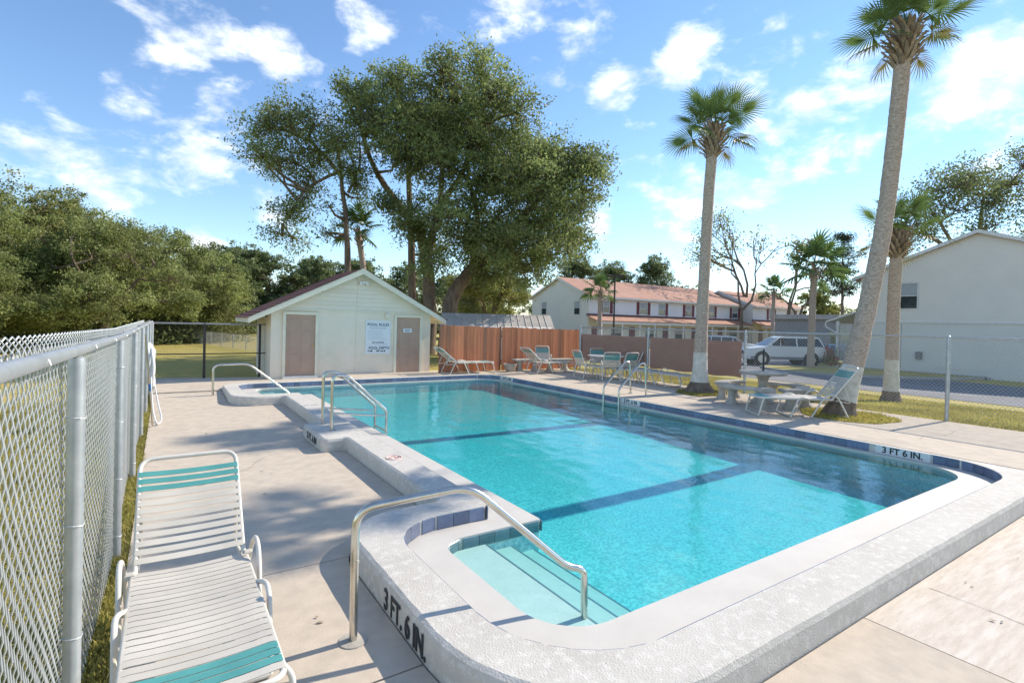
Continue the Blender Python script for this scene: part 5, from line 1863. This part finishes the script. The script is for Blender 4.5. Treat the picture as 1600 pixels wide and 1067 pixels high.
GRP = 'trees along the left of the lawn'
ta = round_tree('broad_tree', 'broad low oak with forked trunk standing behind the left fence', (-3.0, 38.0, -.15), 7.6, 4.3, 21, M['oak_light'], 32, 2000, .15, .3)
tb_ = round_tree('broad_tree', 'tall dense oak at the far left edge above the left fence', (-9.2, 39.5, -.15), 9.0, 5.2, 22, M['oak_light'], 34, 2100, .16, .34)
tc = round_tree('broad_tree', 'yellowish green tree between the two oaks behind the left fence', (-5.6, 44.0, -.15), 9.9, 4.4, 23, M['olive'], 28, 1700, .17, .28)
td = round_tree('broad_tree', 'rounded oak with low hanging branches left of the far lawn fence', (1.0, 44.0, -.15), 8.2, 4.0, 24, M['oak_light'], 30, 1800, .16, .3, low=.12)
copy_thing(ta, (-13.5, 33.0, -.15), 2.2, 'small oak half out of the frame behind the near part of the left fence', GRP)
copy_thing(tb_, (-4.0, 52.0, -.15), 1.0, 'tall oak rising behind the broad low oak', GRP, (1, 1, .98))
copy_thing(td, (-7.6, 34.2, -.15), 4.0, 'low leafy tree filling the gap at the far left behind the fence', GRP, (.8, .8, .62))
copy_thing(tc, (-13.0, 47.0, -.15), 3.0, 'olive green tree at the outer left of the wood', GRP, (1.1, 1.1, 1.05))
# dark wood along the back of the lawn
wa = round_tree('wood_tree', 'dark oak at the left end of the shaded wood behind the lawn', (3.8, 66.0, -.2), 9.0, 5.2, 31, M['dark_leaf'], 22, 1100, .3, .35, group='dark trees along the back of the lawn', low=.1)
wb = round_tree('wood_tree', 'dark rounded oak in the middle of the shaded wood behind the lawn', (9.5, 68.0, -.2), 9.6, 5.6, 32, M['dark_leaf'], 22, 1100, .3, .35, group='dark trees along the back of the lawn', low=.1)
GW = 'dark trees along the back of the lawn'
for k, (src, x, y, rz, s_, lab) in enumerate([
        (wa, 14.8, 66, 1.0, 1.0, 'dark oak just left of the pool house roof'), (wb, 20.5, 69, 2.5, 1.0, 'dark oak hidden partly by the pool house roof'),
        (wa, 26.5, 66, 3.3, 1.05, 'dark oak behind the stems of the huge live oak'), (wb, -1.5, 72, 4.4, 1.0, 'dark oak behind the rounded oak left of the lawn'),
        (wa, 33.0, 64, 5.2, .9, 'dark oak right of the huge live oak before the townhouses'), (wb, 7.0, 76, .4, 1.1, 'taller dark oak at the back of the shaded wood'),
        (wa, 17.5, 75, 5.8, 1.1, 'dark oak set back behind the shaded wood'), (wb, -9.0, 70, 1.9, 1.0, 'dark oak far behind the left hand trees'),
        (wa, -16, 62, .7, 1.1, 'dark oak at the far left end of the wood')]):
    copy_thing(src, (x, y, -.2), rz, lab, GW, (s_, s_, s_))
# under storey below the left trees, behind the fence
us = np.random.default_rng(41)
C = []
for k in range(150):
    x = us.uniform(-22, 36); y = 48 + us.uniform(-2, 8) + .32 * abs(x + 2) + (10 if x > 4 else 0)
    if -12 < x < 3: y -= 6
    h = us.uniform(.8, 2.6)
    m_ = 330
    p = us.normal(size=(m_, 3)) * np.array([1.3, 1.0, .5 * h]) + np.array([x, y, h * .5])
    p[:, 2] = np.abs(p[:, 2])
    C.append(p)
V, F = leaf_cloud(np.concatenate(C), .30, us)
quick_mesh('undergrowth', V, F, M['dark_leaf'], None, kind='stuff', label='tangled undergrowth below the trees at the back of the lawn')
C = []
for k in range(70):
    x = us.uniform(-18, 4); y = 46.5 + us.uniform(-1.5, 3) - .25 * abs(x + 7)
    h = us.uniform(.7, 2.4)
    p = us.normal(size=(260, 3)) * np.array([.9, .7, .45 * h]) + np.array([x, y, h * .5])
    p[:, 2] = np.abs(p[:, 2])
    C.append(p)
V, F = leaf_cloud(np.concatenate(C), .2, us)
quick_mesh('undergrowth', V, F, M['autumn'], None, kind='stuff', label='yellow green brush between the trunks of the left hand trees')
# lighter trees right of the live oak and behind the barn
e1 = round_tree('sunlit_tree', 'pale sunlit tree under the right side of the huge live oak', (17.1, 28.3, .0), 7.2, 2.3, 33, M['olive'], 16, 1100, .17, .17, group='trees behind the red fence', low=.3)
copy_thing(e1, (22.0, 40.5, -.3), 2.0, 'pale tree between the live oak and the townhouse gable', 'trees behind the red fence', (1.15, 1.15, 1.0))
copy_thing(e1, (19.3, 33.4, -.2), 4.1, 'smaller pale tree just above the metal shed roof', 'trees behind the red fence', (.9, .9, .72))
# trees behind the townhouses
f1 = round_tree('background_tree', 'dark round tree rising behind the long townhouse roof', (50, 58, -.5), 12.0, 5.2, 35, M['dark_leaf'], 30, 1100, .24, .3, group='trees behind the townhouses', low=.4)
GT = 'trees behind the townhouses'
copy_thing(f1, (57.5, 58.5, -.5), 1.4, 'second dark round tree behind the middle of the long townhouse roof', GT, (1.0, 1.0, .98))
copy_thing(f1, (63.5, 56, -.5), 3.1, 'dark tree directly left of the tall whitewashed palm, behind the roof', GT, (.9, .9, 1.08))
copy_thing(f1, (43, 66, -.5), 4.4, 'small far tree above the left part of the townhouse ridge', GT, (1.0, 1.0, .82))


def thin_tree(name, label, base, H_, rad, seed, leafm, leaves=1400, leaf=.3, lean=(0, 0), group='thin trees beyond the car park'):
    """open crowned winter tree: forking limbs and scattered leaves at the tips"""
    rng = np.random.default_rng(seed)
    t_ = thing(name, label, 'tree', base, 0, group)
    mb = MB()
    tips = []

    def grow(p, d, L, r_, lev):
        q = p + d * L
        mid = p.lerp(q, .5) + Vector(rng.normal(size=3)) * L * .07
        mb.tube([p, mid, q], [r_, r_ * .85, r_ * .68], 6 if lev < 2 else 4, cap=False)
        if lev == 4:
            tips.append(q); return
        k = 2 if lev == 0 else int(rng.integers(2, 4))
        for _ in range(k):
            nd_ = (d + Vector(rng.normal(size=3)) * (.42 if lev else .35) + Vector((0, 0, .10))).normalized()
            grow(q, nd_, L * rng.uniform(.62, .85), r_ * .64, lev + 1)
        if lev >= 2: tips.append(q)
    grow(Vector((0, 0, -.3)), Vector((lean[0], lean[1], 1)).normalized(), H_ * .36, rad, 0)
    mb.build('trunk', M['bark'], t_, smooth=60)
    C = np.concatenate([np.array(tp) + rng.normal(size=(max(3, leaves // len(tips)), 3)) * H_ * .035 for tp in tips])
    V, F = leaf_cloud(C, leaf, rng, .6)
    quick_mesh('crown', V, F, leafm, None).parent = t_
    return t_


thin_tree('thin_tree', 'nearly bare tree with open grey branches right of the tall whitewashed palm', (58.5, 37.5, -.5), 13.5, .26, 51, M['autumn'], 420)
thin_tree('thin_tree', 'open tree with yellowing leaves rising behind the end townhouse', (66.5, 42.0, -.5), 17.5, .32, 52, M['olive'], 1900)
thin_tree('thin_tree', 'leaning thin tree with sparse pale leaves left of the middle palm', (62.0, 34.0, -.5), 12.5, .25, 53, M['autumn'], 700, lean=(.12, 0))
thin_tree('thin_tree', 'twisted bare tree between the end townhouse and the low grey building', (68.5, 35.5, -.5), 11.0, .28, 55, M['autumn'], 380, lean=(-.15, 0))
# thin pine near the right house
pn = thing('pine_tree', 'slim dark pine beyond the car park left of the house gable', 'tree', (66.0, 29.5, -.5), 0, 'thin trees beyond the car park')
rng = np.random.default_rng(61)
mb = MB(); limb(mb, [(0, 0, -.3), (.1, 0, 5), (-.1, .1, 9), (.15, 0, 13.6)], .26, .04, 8, .02, rng)
C = []
bm_ = MB()
for k in range(34):
    z = rng.uniform(6.6, 13.4); a = rng.uniform(0, 6.28); L = (.9 + 2.2 * max(0, (13.8 - z) / 7)) * rng.uniform(.4, 1.05)
    e = Vector((math.cos(a) * L, math.sin(a) * L, z + L * rng.uniform(-.1, .35)))
    bm_.tube([(0, 0, z), Vector((0, 0, z)).lerp(e, .6) + Vector((0, 0, -.08)), e], [.05, .035, .012], 4, cap=False)
    for f in np.linspace(.45, 1.0, 4):
        C.append(np.array(Vector((0, 0, z)).lerp(e, f)) + rng.normal(size=(52, 3)) * np.array([.38, .38, .24]))
mb.build('trunk', M['bark'], pn, smooth=60); bm_.build('branches', M['bark'], pn, smooth=60)
V, F = leaf_cloud(np.concatenate(C), .34, rng, .22)
quick_mesh('crown', V, F, M['pine'], None).parent = pn
for o in bpy.data.objects:
    if o.name.startswith('branches'): o['kind'] = 'stuff'
# big open oak behind the right house
BO = [(-6, 11.5, 1.3), (-4.5, 13.6, 1.5), (-2.5, 15.2, 1.6), (0, 16.4, 1.7), (2.5, 16.8, 1.7), (5, 16.2, 1.7), (-3.5, 11.6, 1.3), (-.8, 13.5, 1.5), (2, 14.0, 1.6), (4.8, 13.6, 1.5), (7.5, 15, 1.6), (8.5, 12.5, 1.5), (1, 11.5, 1.4), (-6.8, 9.8, .9), (6, 11, 1.3)]
spread_tree('live_oak', 'open crowned live oak rising behind the right house roof', 'tree', (59.5, 17.0, -.5), BO,
            [([(1, -.3, 0), (1, 5, 0), (.6, 8, 0), (-1.5, 10.5, 0), (-5, 12.0, 0)], .5, .07), ([(.8, 7, 0), (2, 11, .3), (2.5, 15, .5)], .35, .07), ([(1, 6, 0), (4, 9.5, 0), (7.5, 12.5, 0)], .35, .07), ([(.2, 9, 0), (-1.5, 12.5, .3), (-3, 14.5, .5)], .2, .05)],
            M['dark_leaf'], 71, .26, 560, 18, .5)
# hazy tree belt far right
bl = round_tree('belt_tree', 'pale green tree in the belt behind the low grey building', (97, 47, -.5), 9.5, 6.0, 36, M['olive'], 16, 700, .5, .4, group='tree belt behind the low grey building', low=.15)
GB = 'tree belt behind the low grey building'
for k, (x, y, rz, s_, lab) in enumerate([(108, 41, 1.2, 1.0, 'pale green belt tree nearest the house gable'), (88, 52, 2.7, .95, 'pale green belt tree behind the middle palm'), (81, 60, 4.0, 1.0, 'pale green belt tree behind the end of the townhouse row'), (120, 36, 5.0, 1.1, 'belt tree partly behind the right house'),
                                         (72, 70, .3, 1.0, 'belt tree behind the stepped townhouse roof')]):
    copy_thing(bl, (x, y, -.5), rz, lab, GB, (s_, s_, s_))
# hedge in front of the low building
hg = thing('hedge', 'clipped green hedge before the low grey building', 'hedge', (58, 25.8, -.5))
rng = np.random.default_rng(66)
Ph = np.stack([rng.uniform(54.5, 64, 5200), 25.0 + rng.uniform(-.5, .5, 5200), -.5 + 2.3 * rng.uniform(0, 1, 5200) ** .7], -1)
V, F = leaf_cloud(Ph, .22, rng)
V -= np.array([58, 25.8, -.5])
quick_mesh('foliage', V, F, M['olive'], None).parent = hg
MB().tube([(-3.3, -.8, 0), (6, -.8, 0)], .1, 5).build('stem', M['bark'], hg)
# croton shrub by the house porch
cr_ = thing('croton_shrub', 'red and yellow croton shrub beside the lattice porch', 'shrub', (36.5, 16.9, -.42))
cr_.scale = (.75, .75, .85)
rng = np.random.default_rng(67)
for nm, m_, k in (('red_leaves', M['lamp_red'], 110), ('green_leaves', M['autumn'], 260)):
    Ph = np.abs(rng.normal(size=(k, 3))) * np.array([1, 1, .75]) * rng.choice([-1, 1], (k, 3)) * np.array([.30, .30, .75]); Ph[:, 2] = np.abs(Ph[:, 2]) + .15
    V, F = leaf_cloud(Ph, .26, rng, .4)
    quick_mesh(nm, V, F, m_, None).parent = cr_
sm = MB()
for k in range(6):
    a = k * 1.05
    sm.tube([(0, 0, -.1), (.3 * math.cos(a), .3 * math.sin(a), .9)], .025, 5)
sm.build('stem', M['bark'], cr_)

# ------------------------------------------------------------------ cabbage palms


def frond_mesh(name, m, seed, R_=1.0, n_=34, droop=.35, pet=1.0, bw=.027):
    """fan leaf: stalk along +x, fan of folded blades at its end, costa curving down"""
    rg_ = random.Random(seed)
    mb = MB()
    V, F = mb.v, mb.f
    hub = Vector((pet, 0, .02))
    mb.tube([(0, 0, 0), (pet * .5, 0, .06), (pet, 0, .02)], [.022, .016, .011], 5, cap=False)
    mb.tube([hub, hub + Vector((R_ * .28, 0, -.02)), hub + Vector((R_ * .52, 0, -.13))], [.012, .008, .003], 4, cap=False)
    for i in range(n_):
        f = i / (n_ - 1) * 2 - 1
        a = f * R(118)
        along_ = max(0, math.cos(a)) * .42
        o = hub + Vector((R_ * along_ * .9, 0, -.12 * along_))
        L = R_ * (.78 + .26 * math.cos(a)) * rg_.uniform(.88, 1.08)
        d = Vector((math.cos(a * .92), math.sin(a * .92), 0))
        s_ = Vector((-d.y, d.x, 0))
        w = bw * R_
        fold = -.20 * abs(f)
        pts = []
        for t, ww in ((0, .45), (.35, 1.0), (.65, .75), (.85, .35), (1.0, .02)):
            z = fold * t * L * .5 - droop * L * max(0, t - .45) ** 1.6 * rg_.uniform(.8, 1.6)
            pts.append((o + d * L * t + Vector((0, 0, z)), w * ww))
        b = len(V)
        for p, ww in pts:
            V.append(tuple(p - s_ * ww + Vector((0, 0, ww * .5)))); V.append(tuple(p)); V.append(tuple(p + s_ * ww + Vector((0, 0, ww * .5))))
        for k in range(len(pts) - 1):
            for j in (0, 1):
                q = b + 3 * k + j
                F.append((q, q + 1, q + 4, q + 3))
    return mb.mesh(name, m)


FR = [frond_mesh('frond', M['frond'], s_, 1.0, 34, .35 + .12 * s_) for s_ in range(3)]
FD = frond_mesh('dry_frond', M['frond_dry'], 9, .9, 26, .8)
FS = [frond_mesh('small_frond', M['frond'], 20, 1.0, 16, .4, bw=.07), frond_mesh('small_frond', M['frond'], 21, 1.0, 16, .6, bw=.07)]


def palm(label, base, path, r0, r1, crown, n_fr, seed, paint_z=None, boots=True, root=.0, group='cabbage palms', small=False, size=1.0, boot_len=.75, dry=4):
    """path: points of the trunk from the base (local), crown: frond reach"""
    rg_ = random.Random(seed)
    t_ = thing('cabbage_palm', label, 'palm tree', base, 0, group)
    pts = [Vector(p) for p in path]
    mb = MB()
    rng = np.random.default_rng(seed)
    sm = limb(MB(), pts, 1, 1)
    m = len(sm)
    # rings every few centimetres so that the trunk outline is uneven
    L = sum((b - a).length for a, b in zip(sm, sm[1:]))
    step = .07 if not small else .25
    cut = []
    s_ = 0
    res = [sm[0]]
    for a, b in zip(sm, sm[1:]):
        k = max(1, int((b - a).length / step))
        res += [a.lerp(b, (j + 1) / k) for j in range(k)]
    n_ = 14 if not small else 8
    def ring_r(i):
        f = i / (len(res) - 1)
        z = res[i].z
        r_ = r1 + (r0 - r1) * (1 - f) ** 4
        if root: r_ += root * math.exp(-max(0, z) / .16)
        return r_ * (1 + rng.normal() * .018)
    rad = [ring_r(i) for i in range(len(res))]
    if paint_z:
        kb_ = next(i for i, p in enumerate(res) if p.z > .24)
        kp = next(i for i, p in enumerate(res) if p.z > paint_z)
        MB().tube(res[:kb_ + 1], rad[:kb_ + 1], n_).build('root_boss', M['bark'], t_, smooth=60)
        MB().tube(res[kb_:kp + 1], [r_ * 1.008 for r_ in rad[kb_:kp + 1]], n_).build('painted_band', M['whitewash'], t_, smooth=60)
        MB().tube(res[kp:], rad[kp:], n_).build('trunk', M['palmbark'], t_, smooth=60)
    else:
        MB().tube(res, rad, n_).build('trunk', M['palmbark'], t_, smooth=60)
    top = res[-1]
    d0 = (res[-1] - res[-4]).normalized()
    if boots:
        # old leaf bases crossing round the head
        bt = MB()
        nb = 80 if not small else 18
        for k in range(nb):
            a = k * 2.39996
            zz = -boot_len + boot_len * k / nb
            rr = r1 * (1.12 + .62 * math.sin(math.pi * min(1, (k / nb) * .85 + .1)))
            c = top + d0 * zz
            o = Vector((math.cos(a), math.sin(a), 0))
            s2 = Vector((-o.y, o.x, 0))
            w = .062 * size
            p0 = c + o * r1 * .6
            p1 = c + o * rr + Vector((0, 0, .16 * size)) + s2 * .03
            p2 = c + o * (rr + .10 * size * rg_.uniform(.6, 1.6)) + Vector((0, 0, .30 * size * rg_.uniform(.7, 1.2)))
            b = len(bt.v)
            for p, ww in ((p0, w), (p1, w * .8), (p2, w * .35)):
                bt.v += [tuple(p - s2 * ww), tuple(p + o * .03), tuple(p + s2 * ww), tuple(p - o * .015)]
            for k2 in range(2):
                for j in range(4):
                    q = b + 4 * k2
                    bt.f.append((q + j, q + (j + 1) % 4, q + 4 + (j + 1) % 4, q + 4 + j))
            bt.f.append((b + 8, b + 9, b + 10, b + 11))
        bt.build('leaf_bases', M['boot'], t_, kind='stuff')
    for k in range(n_fr):
        a = k * 2.39996 + rg_.uniform(-.2, .2)
        f = (k + .5) / n_fr                                # 0 low and drooping, 1 upright
        el = R(-40 + 122 * f ** .75 + rg_.uniform(-10, 10))
        s_ = crown * rg_.uniform(.85, 1.1) * (1 - .12 * f) / 1.95
        me_ = (FS if small else FR)[k % (2 if small else 3)]
        if not small and k < dry: me_ = FD
        o = inst('frond', me_, t_, top + Vector((0, 0, -.10 + .18 * f)), None, (s_, s_, s_))
        rot = Matrix.Rotation(a, 4, 'Z') @ Matrix.Rotation(-el, 4, 'Y') @ Matrix.Rotation(rg_.uniform(-.7, .7), 4, 'X')
        o.rotation_euler = rot.to_euler()
    return t_


def rel(base, P):
    return [(p[0] - base[0], p[1] - base[1], p[2] - base[2]) for p in P]


b1 = (11.99, 8.85, ZC)
palm('tall straight whitewashed palm between the pool ladder and the picnic table', b1, rel(b1, [(11.99, 8.85, .0), (11.99, 8.85, 1.2), (12.02, 8.83, 3.0), (12.08, 8.79, 5.6), (12.16, 8.73, 7.25)]), .225, .14, 1.16, 27, 1, 1.0, root=.26, boot_len=.85)
b2 = (11.72, 5.24, ZC)
palm('tallest palm leaning to the right out of the top of the frame, base whitewashed', b2, rel(b2, [(11.68, 5.26, .0), (11.99, 5.04, 1.58), (12.36, 4.80, 3.92), (12.54, 4.67, 6.18), (12.67, 4.60, 8.2)]), .235, .152, 1.08, 26, 2, .97, root=.12, boot_len=.85)
b3 = (17.2, 6.34, -.03)
palm('shorter whitewashed palm on the lawn beyond the right fence', b3, rel(b3, [(17.2, 6.34, -.1), (17.2, 6.34, 1.6), (17.22, 6.34, 3.2), (17.28, 6.30, 4.75)]), .205, .155, 1.2, 13, 3, 1.19, root=.10, boot_len=.8)
b4 = (34.1, 17.0, -.42)
palm('stout palm growing on the grass island behind the white car', b4, rel(b4, [(34.1, 17.0, -.5), (34.1, 17.0, 2.5), (34.15, 16.95, 5.9)]), .25, .20, 2.1, 22, 4, None, small=True, size=1.4, boot_len=1.0)
b5 = (48.5, 27.8, -.5)
palm('thin palm before the stepped end of the townhouse row', b5, rel(b5, [(48.5, 27.8, -.6), (48.5, 27.8, 3), (48.6, 27.8, 5.6)]), .19, .16, 1.7, 16, 5, None, small=True, boot_len=.7)
b6 = (34.7, 37.0, -.5)
palm('small palm in front of the left corner of the townhouse row', b6, rel(b6, [(34.7, 37.0, -.6), (34.7, 37.0, 3), (34.7, 37.0, 5.2)]), .26, .21, 1.8, 18, 6, 1.9, small=True, size=1.2, boot_len=.9)
b7 = (8.3, 26.9, 0)
palm('slim palm stem with a small crown behind the pool house ridge', b7, rel(b7, [(8.75, 26.6, -.1), (8.55, 26.75, 4.0), (8.2, 27.0, 6.6)]), .20, .16, 1.3, 18, 7, None, small=True, boot_len=1.0)

# ------------------------------------------------------------------ grass blades where the lawn is close


def blades(name, label, pts, zf, h, seed, m_=None, w=.006):
    rg_ = np.random.default_rng(seed)
    N = len(pts)
    z = np.array([zf(x, y) for x, y in pts]) if callable(zf) else np.full(N, zf)
    a = rg_.uniform(0, 2 * np.pi, N)
    hh = h * rg_.uniform(.4, 1.3, N)
    lean = rg_.uniform(.1, .9, N) * hh
    b = rg_.uniform(0, 2 * np.pi, N)
    base = np.stack([pts[:, 0], pts[:, 1], z - .004], -1)
    sx = np.stack([np.cos(a), np.sin(a), np.zeros(N)], -1) * w
    tip = base + np.stack([np.cos(b) * lean, np.sin(b) * lean, hh], -1)
    mid = (base + tip) / 2 + np.array([0, 0, .15]) * hh[:, None]
    V = np.stack([base - sx, base + sx, mid + sx * .7, tip, mid - sx * .7], 1).reshape(-1, 3)
    F = np.arange(N * 5).reshape(N, 5)
    return quick_mesh(name, V, F, m_ or M['blade'], None, kind='stuff', label=label)


rg_ = np.random.default_rng(90)
p = np.stack([rg_.uniform(-.40, -.215, 26000), .6 + 16.5 * rg_.uniform(0, 1, 26000) ** 1.5], -1)
keep = np.sin(p[:, 1] * 5.3) * .4 + np.sin(p[:, 1] * 13) * .25 + rg_.uniform(-.6, 1, len(p)) > -.15
blades('grass_strip', 'ragged strip of grass under the left fence along the deck edge', p[keep], -.035, .055, 91)
n_ = 120000
r_ = 14 * rg_.uniform(0, 1, n_) ** 1.3
p = np.stack([-.40 - 5.0 * rg_.uniform(0, 1, n_) ** 1.4, .8 + r_], -1)
blades('grass_lawn', 'grass of the lawn seen through the left fence', p, ground_z, .05, 92)
n_ = 70000
p = np.stack([13.0 + 6.5 * rg_.uniform(0, 1, n_) ** 1.3, -1.0 + 17 * rg_.uniform(0, 1, n_)], -1)
blades('grass_lawn', 'yellowing grass beyond the right fence', p, ground_z, .05, 93, w=.009)
# planting cut-outs in the deck round the two palms
for (cx, cy, poly) in ((11.99, 8.85, [(11.2, 8.35), (12.1, 8.1), (12.85, 8.6), (12.8, 9.3), (12.0, 9.5), (11.3, 9.1)]), (11.7, 5.2, [(10.95, 5.55), (10.85, 4.85), (11.2, 4.35), (12.1, 4.2), (12.6, 4.9), (12.3, 5.9), (11.6, 6.0)])):
    rr = ccw(rounded([(x, y, .15) for x, y in poly], 4))
    mb = MB(); sheet(mb, [rr], ZC + .006)
    mb.build('planting_bed', M['lawn'], kind='structure', label='small bed of grass let into the deck round a palm')
    q = rg_.uniform(-1.2, 1.2, (9000, 2)) + np.array([cx, cy])
    q = q[[inside(rr, x, y) for x, y in q]]
    blades('grass_patch', 'tuft of grass round the foot of a whitewashed palm', q, ZC + .006, .05, int(cx * 10), w=.008)
# a few dry leaves and twigs on the deck
lr_ = np.random.default_rng(99)
C = np.array([(.85, 3.45, .006), (2.2, 1.0, .006), (3.6, .9, .006), (4.7, 1.05, .006), (5.6, .6, .006), (.55, 9.9, .006), (1.1, 7.1, .006), (5.2, 1.35, .006), (1.7, 10.9, .006), (.9, 6.2, .006), (3.1, .5, .006), (6.2, 1.2, .006)])
C = np.repeat(C, 2, 0); C[:, :2] += lr_.normal(size=(len(C), 2)) * .06
V, F = leaf_cloud(C, .05, lr_, .4, 3.0)
V[:, 2] = np.abs(V[:, 2] - .006) * .3 + .007
quick_mesh('fallen_leaves', V, F, M['boot'], None, kind='stuff', label='a few small dry leaves lying on the deck')
